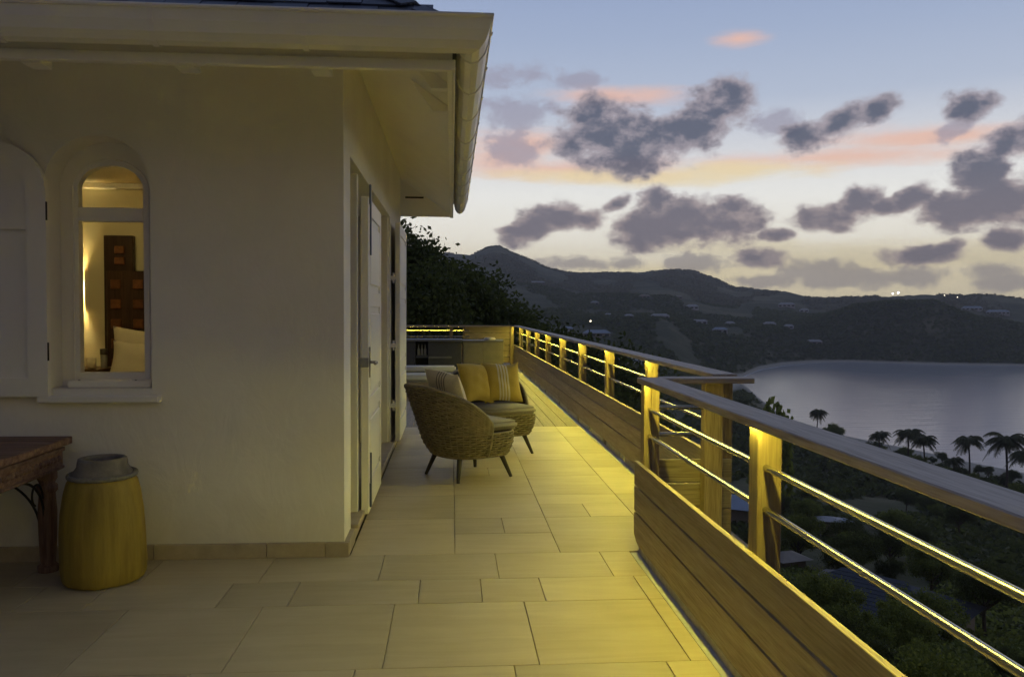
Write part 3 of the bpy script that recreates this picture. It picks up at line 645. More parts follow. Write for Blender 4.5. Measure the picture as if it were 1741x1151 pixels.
# ------------------------------------------------------------------ wicker chairs
wick = simple('natural_wicker', (0.20, 0.165, 0.108), 0.6, var=0.35, scale=18, tint=0.0)
wick_gap = simple('wicker_gap_shade', (0.045, 0.034, 0.02), 0.9, var=0.2)
cush = simple('taupe_cushion_cloth', (0.27, 0.245, 0.22), 0.95, var=0.08, scale=60, bmp=0.15)
legm = simple('dark_stained_leg', (0.030, 0.022, 0.017), 0.4, var=0.2)
def base_r(th, z):
    """plan radius: th from the back; squarer at the front"""
    cxs, sns = abs(math.sin(th)), math.cos(th)
    n = 2.6 if sns > 0 else 4.2
    r = 0.318/((cxs**n+abs(sns)**n)**(1/n))
    return r*(0.84+0.16*min(1, max(0, (z-0.19)/0.12))**0.5)
TMAX = R(90)
def top_h(th):
    t = min(1, max(0, (TMAX-abs(th))/R(80))); t = math.sin(t*math.pi/2)**0.95
    return 0.47+0.315*t
def shell_p(th, z, off=0.0):
    lean = 0.21*(0.5+0.5*math.cos(th))**1.3*max(0, (z-0.19)/0.58)
    r = base_r(th, z)+lean+off
    return Vector((r*math.sin(th), r*math.cos(th), z))
def make_chair():
    t = thing('wicker_chair', 'x', 'armchair', local=True)
    ST = 46
    # added inner wall stops light leaks; dark colour paints shade between strands
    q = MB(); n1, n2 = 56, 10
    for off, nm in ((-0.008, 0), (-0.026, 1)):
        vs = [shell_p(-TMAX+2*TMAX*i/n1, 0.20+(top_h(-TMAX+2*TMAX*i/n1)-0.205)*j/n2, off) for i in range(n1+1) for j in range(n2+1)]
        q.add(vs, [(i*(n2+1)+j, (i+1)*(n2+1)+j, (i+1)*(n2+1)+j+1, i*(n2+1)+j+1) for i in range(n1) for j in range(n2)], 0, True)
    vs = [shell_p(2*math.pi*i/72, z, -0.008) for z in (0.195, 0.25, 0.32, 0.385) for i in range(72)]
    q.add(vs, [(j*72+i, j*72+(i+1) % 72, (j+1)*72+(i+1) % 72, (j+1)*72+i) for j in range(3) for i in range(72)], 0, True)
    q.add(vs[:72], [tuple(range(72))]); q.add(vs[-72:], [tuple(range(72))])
    body = part('body', q, wick_gap, t)
    # woven strands, in and out of the stakes
    q = MB(); rows_b = 10
    for r_ in range(rows_b):
        z = 0.203+0.185*r_/(rows_b-1); m = ST*3; ph = r_ % 2
        pts = [shell_p(2*math.pi*i/m, z+0.0012*math.sin(i*0.7+r_), 0.0075*math.cos(math.pi*(i/3.0)+math.pi*ph)) for i in range(m)]
        q.tube(pts, 0.0080, 5, closed=True, sm=False)
    rows_s = 20
    for r_ in range(rows_s):
        f = r_/(rows_s-1); m = int(ST*3*TMAX/math.pi); pts = []
        for i in range(m+1):
            th = -TMAX+2*TMAX*i/m; h = top_h(th)
            pts.append(shell_p(th, 0.395+(h-0.405)*f+0.0015*math.sin(i*0.9+r_*2), 0.0075*math.cos(math.pi*(i/3.0)+math.pi*(r_ % 2))))
        q.tube(pts, [0.0078]*len(pts), 5, sm=False)
    wv = part('weave', q, wick, t); wv['kind'] = 'stuff'
    q = MB()
    for k in range(ST):
        th = -math.pi+2*math.pi*(k+0.5)/ST
        top = top_h(th)-0.01 if abs(th) < TMAX else 0.388
        q.tube([shell_p(th, 0.20+(top-0.20)*u/6, 0.001) for u in range(7)], 0.0048, 4, sm=False)
    sk = part('stakes', q, wick, t); sk['kind'] = 'stuff'
    q = MB(); m = 60
    edge = [shell_p(-TMAX, 0.20+(top_h(TMAX)-0.20)*k/8, 0.002) for k in range(8)]+[shell_p(-TMAX+2*TMAX*i/m, top_h(-TMAX+2*TMAX*i/m), -0.004) for i in range(m+1)]+[shell_p(TMAX, 0.20+(top_h(TMAX)-0.20)*(7-k)/8, 0.002) for k in range(8)]
    q.tube(edge, 0.0145, 8); part('rim', q, wick, t)
    q = MB(); q.tube([shell_p(2*math.pi*i/72, 0.197, -0.002) for i in range(72)], 0.012, 6, closed=True); q.tube([shell_p(math.pi*2*i/72, 0.390, -0.004) for i in range(72)], 0.010, 6, closed=True)
    part('edge_binding', q, wick, t)
    bm = bmesh.new(); bmesh.ops.create_cube(bm, size=1.0)
    for v in bm.verts: v.co = Vector((v.co.x*0.545, v.co.y*0.585-0.05, 0.437+v.co.z*0.075))
    bmesh.ops.bevel(bm, geom=list(bm.edges), offset=0.026, segments=3, affect='EDGES')
    q = MB().bm(bm, 0, True); seat = part('seat_cushion', q, cush, t)
    q = MB(); pp = []
    for k in range(48):
        w = 2*math.pi*k/48; cc, ss = math.cos(w), math.sin(w); e = 0.22
        pp.append((0.268*math.copysign(abs(cc)**e, cc), -0.05+0.287*math.copysign(abs(ss)**e, ss), 0.468))
    q.tube(pp, 0.004, 5, closed=True); part('piping', q, cush, seat)
    for fx, fy, tx, ty in ((-0.268, -0.262, -0.195, -0.20), (0.268, -0.262, 0.195, -0.20), (-0.25, 0.262, -0.18, 0.20), (0.25, 0.262, 0.18, 0.20)):
        q = MB(); q.tube([(tx, ty, 0.205), (fx, fy, 0.0)], [0.0235, 0.0135], 12); part('leg', q, legm, t)
    return t
def face(o, x, y, fx, fy):
    """the chair's front (local -y) looks along (fx, fy)"""
    o.location = (x, y, 0); o.rotation_euler = (0, 0, math.atan2(fx, -fy))
ch1 = make_chair(); GCH = 'two wicker armchairs on the terrace'
ch2 = copy_tree(ch1)
face(ch1, 0.137, 6.99, 0.84, 0.545); face(ch2, 0.44, 8.14, 0.42, -0.907)
tag(ch1, 'nearer wicker tub chair seen from behind, holding the white striped pillow', 'armchair', GCH)
tag(ch2, 'farther wicker tub chair facing the viewer, holding two yellow pillows', 'armchair', GCH)
# pillows
def cloth(name, base, stripe=None, bands=()):
    m, nt, b = M(name); v = vec_source(nt, (1, 1, 1), False)
    h, col = noise_col(nt, b, v, 90, tuple(c*0.9 for c in base), tuple(min(1, c*1.08) for c in base), 3)
    if stripe:
        sp = nnode(nt, 'ShaderNodeSeparateXYZ'); nt.links.new(v, sp.inputs[0]); acc = None
        for c0, w in bands:
            a = nnode(nt, 'ShaderNodeMath', operation='COMPARE'); nt.links.new(sp.outputs[0], a.inputs[0]); a.inputs[1].default_value = c0; a.inputs[2].default_value = w
            if acc is None: acc = a.outputs[0]
            else:
                mxx = nnode(nt, 'ShaderNodeMath', operation='MAXIMUM'); nt.links.new(acc, mxx.inputs[0]); nt.links.new(a.outputs[0], mxx.inputs[1]); acc = mxx.outputs[0]
        mx = nnode(nt, 'ShaderNodeMix', data_type='RGBA'); nt.links.new(acc, mx.inputs[0]); nt.links.new(col, mx.inputs[6]); mx.inputs[7].default_value = (*stripe, 1); col = mx.outputs[2]
    nt.links.new(col, b.inputs['Base Color']); b.inputs['Roughness'].default_value = 0.95; b.inputs['Sheen Weight'].default_value = 0.2
    bump(nt, b, h, 0.2, 0.001); return m
def pillow(w, h, t, seed=0):
    n = 22; q = MB(); r2 = random.Random(seed)
    for sgn in (1, -1):
        vs = []
        for j in range(n+1):
            for i in range(n+1):
                u, v = -1+2*i/n, -1+2*j/n
                th = t*(max(0, 1-u**4)**0.6)*(max(0, 1-v**4)**0.6)*(1-0.12*(u*u+v*v))
                px = u*w/2*(1-0.09*(1-v*v)); pz = v*h/2*(1-0.10*(1-u*u))
                wr = 0.006*math.sin(7*u+3*v+seed)*math.sin(5*v-2*u+seed*2)*max(0, 1-u*u)*max(0, 1-v*v)
                vs.append((px, -sgn*(th/2)+wr, pz+0.012*math.sin(3*u+seed)))
        q.add(vs, [(j*(n+1)+i, j*(n+1)+i+1, (j+1)*(n+1)+i+1, (j+1)*(n+1)+i) for j in range(n) for i in range(n)], 0, True)
    return q
def place_pillow(name, label, mat, w, h, t, chair, lx, ly, lz, tilt, turn, roll=0.0, seed=0):
    o = solo(name, pillow(w, h, t, seed), mat, label, 'pillow', 'scatter pillows on the wicker chairs')
    base_m = Matrix.Translation(chair.location) @ Matrix.Rotation(chair.rotation_euler[2], 4, 'Z')
    o.matrix_world = base_m @ Matrix.Translation((lx, ly, lz)) @ Matrix.Rotation(turn, 4, 'Z') @ Matrix.Rotation(-tilt, 4, 'X') @ Matrix.Rotation(roll, 4, 'Y')
    return o
yel = (0.41, 0.295, 0.065); wht = (0.68, 0.60, 0.46)
place_pillow('pillow', 'white pillow with thin dark stripes standing in the nearer wicker chair', cloth('white_striped_cloth', wht, (0.22, 0.19, 0.16), [(-0.075, 0.006), (-0.045, 0.006), (-0.015, 0.006), (0.015, 0.006)]), 0.45, 0.43, 0.15, ch1, 0.0, 0.20, 0.71, R(24), R(4), R(-3), 1)
place_pillow('pillow', 'plain yellow pillow, left one of the two in the farther wicker chair', cloth('yellow_cloth', yel), 0.40, 0.42, 0.14, ch2, -0.155, 0.15, 0.68, R(20), R(16), R(3), 2)
place_pillow('pillow', 'yellow pillow with pale stripes, right one in the farther wicker chair', cloth('yellow_striped_cloth', yel, (0.55, 0.50, 0.42), [(-0.04, 0.009), (-0.01, 0.009), (0.02, 0.009), (0.05, 0.009)]), 0.40, 0.42, 0.14, ch2, 0.135, 0.135, 0.675, R(20), R(-14), R(-2), 3)

# ------------------------------------------------------------------ yellow jar and old table by the wall
jar_m, nt, b = M('yellow_painted_wood'); v = vec_source(nt, (14, 14, 1.4), False)
h, col = noise_col(nt, b, v, 1.0, (0.19, 0.125, 0.016), (0.38, 0.275, 0.04), 6, 0.65, 0.25, 0.7)
nt.links.new(col, b.inputs['Base Color']); b.inputs['Roughness'].default_value = 0.6; bump(nt, b, h, 0.5, 0.006)
jar = thing('storage_jar', 'tall yellow wooden jar with a grey rope collar standing beside the old table', 'jar', (-1.797, 4.37, 0))
wobf = lambda w, j: 1+0.012*math.sin(3*w+j*0.5)+0.008*math.sin(7*w-j)+(-0.022 if int(w/(2*math.pi)*72+0.5) % 6 == 0 else 0.004*math.sin(int(w/(2*math.pi)*12)*2.3))
bodyp = [(0.188, 0.008), (0.200, 0.03), (0.205, 0.08), (0.204, 0.16), (0.202, 0.26), (0.195, 0.36), (0.181, 0.46), (0.168, 0.515), (0.156, 0.535)]
part('body', MB().lathe(bodyp, 72, (-1.797, 4.37), wob=wobf), jar_m, jar)
grey_rope = simple('pale_grey_rope', (0.20, 0.185, 0.15), 0.9, var=0.25, scale=40, bmp=0.3)
q = MB(); q.tube([(-1.797+0.157*math.cos(2*math.pi*k/64), 4.37+0.157*math.sin(2*math.pi*k/64), 0.548+0.004*math.sin(2*math.pi*k/64)) for k in range(64)], 0.0135, 8, closed=True)
part('rope_collar', q, grey_rope, jar)
part('neck', MB().lathe([(0.150, 0.53), (0.140, 0.565), (0.122, 0.592), (0.118, 0.620), (0.114, 0.634), (0.097, 0.635), (0.092, 0.62), (0.094, 0.56), (0.0, 0.5)], 48, (-1.797, 4.37)), simple('grey_worn_neck', (0.19, 0.17, 0.14), 0.8, var=0.35, scale=14, bmp=0.3), jar)
tblm = wood('old_carved_timber', (0.12, 0.055, 0.036), (0.30, 0.19, 0.135), 'x', rough=0.7, bmp=0.7)
tblz = wood('old_leg_timber', (0.12, 0.055, 0.036), (0.28, 0.18, 0.125), 'z', rough=0.7, bmp=0.7)
tb = thing('console_table', 'old distressed red-brown timber table with carved apron and iron scrolls against the wall', 'table', (-2.8, 4.2, 0))
for k in range(5):
    y0 = 3.62+0.21*k; part('top_plank', MB().box(-3.7, -2.075+0.004*math.sin(k*3), y0, y0+0.207, 0.662+0.0015*(k % 2), 0.700+0.002*math.sin(k*2), 0.004), tblm, tb)
part('apron', MB().box(-2.125, -2.098, 3.70, 4.60, 0.535, 0.6615, 0.004), tblm, tb); part('apron', MB().box(-3.6, -2.126, 3.70, 3.725, 0.535, 0.6613, 0.004), tblm, tb)
part('apron', MB().box(-3.6, -2.126, 4.575, 4.60, 0.535, 0.6613, 0.004), tblm, tb)
q = MB()
for k in range(22):
    y = 3.73+0.039*k; q.lathe([(0.0, 0.012), (0.009, 0.010), (0.016, 0.004), (0.018, 0.0)], 8)
    q.v[-40:] = [(-2.0975+p[2], y+p[0], 0.598+p[1]) for p in q.v[-40:]]
q.box(-2.0975, -2.089, 3.70, 4.60, 0.540, 0.556, 0.003); q.box(-2.0975, -2.086, 3.70, 4.60, 0.634, 0.655, 0.003)
cv = part('carving', q, tblm, tb); cv['kind'] = 'stuff'
lp = [(0.050, 0.0), (0.052, 0.03), (0.036, 0.045), (0.040, 0.09), (0.045, 0.2), (0.047, 0.33), (0.040, 0.42), (0.052, 0.435), (0.052, 0.46), (0.038, 0.475), (0.050, 0.50), (0.050, 0.5348)]
for lx, ly in ((-2.15, 4.53), (-2.15, 3.77), (-3.55, 3.77), (-3.55, 4.53)): part('leg', MB().lathe(lp, 20, (lx, ly)), tblz, tb)
def scroll(sy, ly):
    q = MB(); pts = []
    for k in range(20):
        a = math.pi*0.5*k/19; pts.append((-2.15, ly+sy*(0.04+0.26*(1-math.cos(a))), 0.30+0.225*math.sin(a)))
    q.tube(pts, 0.007, 6)
    pts = [(-2.15, ly+sy*(0.05+0.055*(1-math.cos(2*math.pi*k/20*0.8))), 0.40+0.07*math.sin(2*math.pi*k/20*0.8)+0.05*k/20) for k in range(18)]
    q.tube(pts, 0.006, 6); return q
part('iron_scroll', scroll(-1, 4.53), dark_iron, tb); part('iron_scroll', scroll(1, 3.77), dark_iron, tb)
q = MB(); q.tube([(-2.19-0.32*(1-math.cos(math.pi/2*k/16)), 4.53, 0.22+0.29*math.sin(math.pi/2*k/16)) for k in range(17)], 0.007, 6)
q.tube([(-2.5-0.4*k/16, 4.53, 0.50-0.30*(k/16)**1.6) for k in range(17)], 0.005, 6); part('iron_scroll', q, dark_iron, tb)

# ------------------------------------------------------------------ bedroom seen through the window
room_wall = bpy.data.materials['cream_room_wall']
part('interior_wall', MB().box(-6.29, -1.221, 7.0, 7.08, 0.0185, 2.419), room_wall, villa)
part('cornice', MB().box(-6.28, -1.223, 6.93, 6.9995, 2.375, 2.4185, 0.006), paint, villa)
part('interior_wall', MB().box(-5.2, -5.12, 5.03, 6.999, 0.0186, 2.4188), room_wall, villa)
hb_m = wood('dark_headboard_timber', (0.035, 0.016, 0.009), (0.085, 0.042, 0.024), 'z', rough=0.4)
cop = simple('copper_square', (0.20, 0.08, 0.035), 0.5, metal=0.3, var=0.3, scale=25, tint=0.15)
bed = thing('bed', 'bed with a tall dark stepped headboard set with copper squares', 'bed', (-2.0, 6.0, 0.02))
hb = part('headboard', MB().box(-2.822, -2.592, 6.93, 6.985, 0.02, 1.996, 0.004), hb_m, bed)
part('headboard_panel', MB().box(-2.785, -1.30, 6.885, 6.929, 0.02, 1.708, 0.004), hb_m, bed)
for z in (1.88, 1.79): part('copper_tile', MB().box(-2.735, -2.655, 6.915, 6.9298, z-0.03, z+0.03, 0.005), cop, bed)
for cx_ in (-2.71, -2.535, -2.36, -2.185, -2.01, -1.835, -1.66, -1.485):
    for z in (1.60, 1.44, 1.28, 1.12, 0.96): part('copper_tile', MB().box(cx_-0.04, cx_+0.04, 6.870, 6.8845, z-0.038, z+0.038, 0.005), cop, bed)
linen = simple('cream_linen', (0.62, 0.57, 0.46), 0.95, var=0.04, scale=12, bmp=0.2)
def soft_box(x0, x1, y0, y1, z0, z1, rr):
    bm = bmesh.new(); bmesh.ops.create_cube(bm, size=1.0)
    for v in bm.verts: v.co = Vector(((x0+x1)/2+v.co.x*(x1-x0), (y0+y1)/2+v.co.y*(y1-y0), (z0+z1)/2+v.co.z*(z1-z0)))
    bmesh.ops.bevel(bm, geom=list(bm.edges), offset=rr, segments=4, affect='EDGES'); return MB().bm(bm, 0, True)
part('bed_frame', MB().box(-2.62, -1.30, 5.45, 6.88, 0.14, 0.36, 0.01), hb_m, bed)
part('mattress', soft_box(-2.66, -1.28, 5.35, 6.87, 0.362, 0.86, 0.06), linen, bed)
for lx in (-2.55, -1.4):
    for ly in (5.5, 6.8): part('leg', MB().box(lx-0.03, lx+0.03, ly-0.03, ly+0.03, 0.02, 0.139), hb_m, bed)
o = solo('pillow', pillow(0.66, 0.46, 0.18, 5), linen, 'large cream pillow leaning on the headboard inside the lit window', 'pillow'); o.matrix_world = Matrix.Translation((-2.32, 6.60, 1.035)) @ Matrix.Rotation(R(-16), 4, 'X')
o = solo('pillow', pillow(0.62, 0.40, 0.16, 6), linen, 'second cream pillow in front, low on the bed inside the window', 'pillow'); o.matrix_world = Matrix.Translation((-2.28, 6.42, 0.985)) @ Matrix.Rotation(R(-30), 4, 'X')
nsm = wood('nightstand_timber', (0.14, 0.07, 0.03), (0.27, 0.15, 0.075), 'x', rough=0.4)
ns = thing('nightstand', 'brown bedside table with a pale top next to the bed inside the window', 'bedside table', (-2.95, 6.7, 0.02))
part('top', MB().box(-3.2, -2.69, 6.50, 6.92, 0.905, 0.935, 0.004), nsm, ns); part('body', MB().box(-3.17, -2.72, 6.53, 6.915, 0.30, 0.9045, 0.004), nsm, ns); part('drawer', MB().box(-3.15, -2.74, 6.52, 6.5295, 0.62, 0.88, 0.003), nsm, ns)
for lx in (-3.14, -2.75):
    for ly in (6.56, 6.88): part('leg', MB().box(lx-0.02, lx+0.02, ly-0.02, ly+0.02, 0.019, 0.2995), nsm, ns)
candle = thing('candle_glass', 'round white candle glass on the bedside table', 'candle', (-2.80, 6.62, 0.935))
part('bowl', MB().lathe([(0.030, 0.9355), (0.036, 0.945), (0.038, 1.02), (0.034, 1.02), (0.032, 0.96), (0.0, 0.958)], 24, (-2.80, 6.62)), simple('milk_glass', (0.75, 0.68, 0.52), 0.25), candle)
part('wax', MB().lathe([(0.0315, 0.9605), (0.0315, 1.006), (0.0, 1.008)], 20, (-2.80, 6.62)), simple('wax', (0.8, 0.72, 0.55), 0.5), candle)
cup = thing('tumbler', 'dark topped water glass beside the candle on the bedside table', 'glass', (-2.735, 6.70, 0.935))
part('cup', MB().lathe([(0.024, 0.9355), (0.027, 1.04), (0.024, 1.04), (0.022, 0.945), (0.0, 0.944)], 20, (-2.735, 6.70)), simple('smoky_glass', (0.25, 0.24, 0.22), 0.15), cup)
part('lid', MB().lathe([(0.029, 1.0405), (0.029, 1.085), (0.0, 1.088)], 20, (-2.735, 6.70)), simple('dark_lid', (0.06, 0.045, 0.035), 0.4), cup)
# bedside chair back: a bent timber hoop
chb = thing('bentwood_chair', 'dark bentwood chair back standing left of the bedside table inside the window', 'chair', (-2.90, 6.2, 0.02))
part('hoop', MB().tube([(-3.12+0.0, 6.30, 0.55), (-3.12, 6.28, 0.86), (-3.10, 6.27, 0.97), (-3.05, 6.265, 1.005), (-3.0, 6.27, 0.98), (-2.975, 6.28, 0.90), (-2.97, 6.30, 0.55)], 0.018, 10), hb_m, chb)
part('seat', MB().box(-3.25, -2.85, 5.88, 6.31, 0.47, 0.51, 0.01), hb_m, chb)
for lx in (-3.22, -2.88):
    for ly in (5.91, 6.28): part('leg', MB().box(lx-0.015, lx+0.015, ly-0.015, ly+0.015, 0.0185, 0.4695), hb_m, chb)
warm = (1.0, 0.76, 0.30)
def sconce(x, label):
    s = thing('wall_lamp', label, 'wall lamp', (x, 6.99, 1.4), group='wall lamps flanking the bed')
    q = MB(); pr = [(x+0.055*math.cos(a), 6.998-0.075*math.sin(a)) for a in [math.pi*k/14 for k in range(15)]]
    n = len(pr); vs = [(a, b2, 1.415) for a, b2 in pr]+[(a, b2, 1.70) for a, b2 in pr]
    q.add(vs, [(k, k+1, n+k+1, n+k) for k in range(n-1)], 0, True); part('shade', q, simple('sconce_shade', (0.30, 0.25, 0.17), 0.7), s)
    part('bulb', MB().lathe([(0.0, 1.53), (0.02, 1.54), (0.025, 1.56), (0.02, 1.58), (0.0, 1.59)], 14, (x, 6.955)), emit('lamp_glow', warm, 900.0), s)
    return s
sconce(-3.065, 'half round wall lamp glowing up and down at the left edge of the lit window')
sconce(-1.45, 'half round wall lamp on the far side of the bed, hidden behind the window frame')
cl = thing('ceiling_lamp', 'warm ceiling lamp lighting the bedroom, hidden above the window', 'ceiling lamp', (-2.6, 5.9, 2.42))
part('diffuser', MB().lathe([(0.0, 2.36), (0.10, 2.365), (0.14, 2.39), (0.14, 2.4195)], 24, (-2.6, 5.9)), emit('ceiling_glow', warm, 15.0), cl)

# ------------------------------------------------------------------ outdoor kitchen, cabinet and loungers at the far end
graph = simple('anthracite_panel', (0.055, 0.058, 0.08), 0.5, var=0.1)
grey_w = simple('grey_lacquer', (0.17, 0.165, 0.18), 0.5, var=0.06)
ct = thing('outdoor_kitchen', 'long anthracite outdoor kitchen counter with an open niche at the deck end', 'kitchen counter', (-0.9, 18.5, 0))
part('body', MB().box(-2.8, -0.80, 18.15, 18.75, 0.0, 0.72, 0.006), graph, ct); part('body', MB().box(-0.52, 0.21, 18.15, 18.75, 0.0, 0.72, 0.006), graph, ct)
part('niche_back', MB().box(-0.80, -0.52, 18.55, 18.75, 0.0, 0.72), simple('black_niche', (0.02, 0.02, 0.022), 0.6), ct)
part('niche_floor', MB().box(-0.799, -0.521, 18.13, 18.549, 0.36, 0.405), graph, ct)
part('worktop', MB().box(-2.85, 0.235, 18.08, 18.80, 0.7205, 0.765, 0.006), grey_w, ct)
part('shelf_edge', MB().box(-0.51, 0.0, 18.10, 18.149, 0.35, 0.39), grey_w, ct)
for k in range(3):
    x = -0.735+0.075*k
    b3 = thing('bottle', ['clear bottle left of three in the counter niche', 'clear bottle in the middle of the counter niche', 'clear bottle right of three in the counter niche'][k], 'bottle', (x, 18.3, 0.405), group='bottles in the counter niche')
    part('glass', MB().lathe([(0.026, 0.4055), (0.029, 0.42), (0.029, 0.53), (0.014, 0.57), (0.012, 0.62), (0.0, 0.622)], 16, (x, 18.3)), simple('frosted_glass', (0.42, 0.42, 0.42), 0.3), b3)
    part('stopper', MB().lathe([(0.017, 0.6225), (0.019, 0.645), (0.014, 0.66), (0.0, 0.662)], 14, (x, 18.3)), grey_w, b3)
cb = thing('storage_cabinet', 'beige grey storage cabinet left of the railing at the deck end', 'cabinet', (0.7, 18.6, 0))
part('body', MB().box(0.24, 1.14, 18.2, 18.8, 0.03, 0.715, 0.008), simple('taupe_cabinet', (0.22, 0.195, 0.155), 0.7, var=0.1), cb)
part('lid', MB().box(0.225, 1.155, 18.18, 18.82, 0.7155, 0.745, 0.008), grey_w, cb)
for x in (0.3, 1.02): part('foot', MB().box(x, x+0.06, 18.25, 18.75, 0.0, 0.0295), graph, cb)
part('door', MB().box(0.27, 0.685, 18.185, 18.1995, 0.07, 0.69, 0.004), bpy.data.materials['taupe_cabinet'], cb); part('door', MB().box(0.695, 1.11, 18.185, 18.1995, 0.07, 0.69, 0.004), bpy.data.materials['taupe_cabinet'], cb)
tw = simple('white_towel', (0.62, 0.60, 0.60), 0.95, var=0.08, scale=50, bmp=0.3)
q = soft_box(0.72, 0.98, 18.3, 18.6, 0.7455, 0.80, 0.02); solo('folded_towel', q, tw, 'folded white towel lying on top of the beige cabinet', 'towel')
mat_l = simple('pale_grey_mattress', (0.42, 0.41, 0.43), 0.95, var=0.05, scale=20)
def lounger():
    t = thing('sun_lounger', 'x', 'sun lounger', local=True)
    q = MB(); q.box(-1.0, 1.0, -0.35, -0.31, 0.16, 0.235, 0.004); q.box(-1.0, 1.0, 0.31, 0.35, 0.16, 0.235, 0.004); q.box(-1.0, -0.96, -0.31, 0.31, 0.16, 0.235); q.box(0.96, 1.0, -0.31, 0.31, 0.16, 0.235)
    part('frame', q, wx, t)
    for k in range(13): part('slat', MB().box(-0.94+0.147*k, -0.82+0.147*k, -0.3095, 0.3095, 0.205, 0.228), wx, t)
    for lx in (-0.93, 0.93):
        for ly in (-0.33, 0.33): part('leg', MB().box(lx-0.03, lx+0.03, ly-0.025, ly+0.025, 0, 0.1595), wx, t)
    part('mattress', soft_box(-0.98, 0.98, -0.33, 0.33, 0.2355, 0.345, 0.03), mat_l, t); return t
lg1 = lounger(); lg2 = copy_tree(lg1)
lg1.location = (-0.86, 13.7, 0); lg2.location = (-0.90, 15.6, 0)
tag(lg1, 'nearer low sun lounger with pale grey mattress behind the wicker chairs', 'sun lounger', 'sun loungers on the deck'); tag(lg2, 'farther low sun lounger with pale grey mattress in front of the kitchen counter', 'sun lounger', 'sun loungers on the deck')
def roll(x, y, label):
    t = thing('rolled_towel', label, 'towel', (x, y, 0.345), group='rolled towels on the loungers')
    q = MB(); pts = []
    for k in range(60):
        a = 2*math.pi*k/20; r_ = 0.022+0.085*k/59; pts.append((r_*math.cos(a), r_*math.sin(a)))
    n = len(pts); vs = [(x+u, y-0.22, 0.453+v_) for u, v_ in pts]+[(x+u, y+0.22, 0.453+v_) for u, v_ in pts]
    vs2 = [(x+u*1.12, y-0.22, 0.453+v_*1.0+0.0) for u, v_ in pts]
    q.add(vs, [(k, k+1, n+k+1, n+k) for k in range(n-1)], 0, True)
    part('roll', q, tw, t)
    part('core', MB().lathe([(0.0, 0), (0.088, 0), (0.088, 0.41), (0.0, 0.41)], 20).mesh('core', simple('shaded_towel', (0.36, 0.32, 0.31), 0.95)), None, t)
    c3 = t.children[-1]; c3.matrix_parent_inverse = Matrix.Identity(4); c3.location = (0, -0.205, 0.108); c3.rotation_euler = (R(-90), 0, 0)
roll(-0.22, 13.7, 'rolled white towel on the nearer lounger just left of the yellow pillows')
roll(-0.93, 15.6, 'rolled white towel on the farther lounger beside the open door leaf')

# ------------------------------------------------------------------ terrain: hillside, bay, headland and far ridge
SEA = -45.0
RID = np.array([(-180, 60), (-100, 130), (-30, 140), (-6, 134), (-3.2, 132), (-0.35, 133), (1.28, 130), (2.0, 140), (2.5, 147.0), (3.3, 149), (3.8, 141), (4.13, 135), (5.36, 120), (6.58, 101.5), (7.81, 92), (8.82, 89), (11.85, 89), (13.85, 90.5), (15.42, 94), (16.6, 90), (17.96, 72),
                (19.31, 51), (21.2, 46.5), (22.68, 40.5), (23.96, 29.5), (24.86, 27), (26.63, 29.5), (27.67, 30), (29.36, 30.5), (30.69, 32), (32.93, 29), (34.48, 29.5), (36.0, 23), (45, 8), (60, -30), (100, -60), (180, 60)])
RR = np.array([(-180, 1900), (12, 1900), (18, 1850), (22, 1680), (30, 1500), (100, 1500), (180, 1900)])
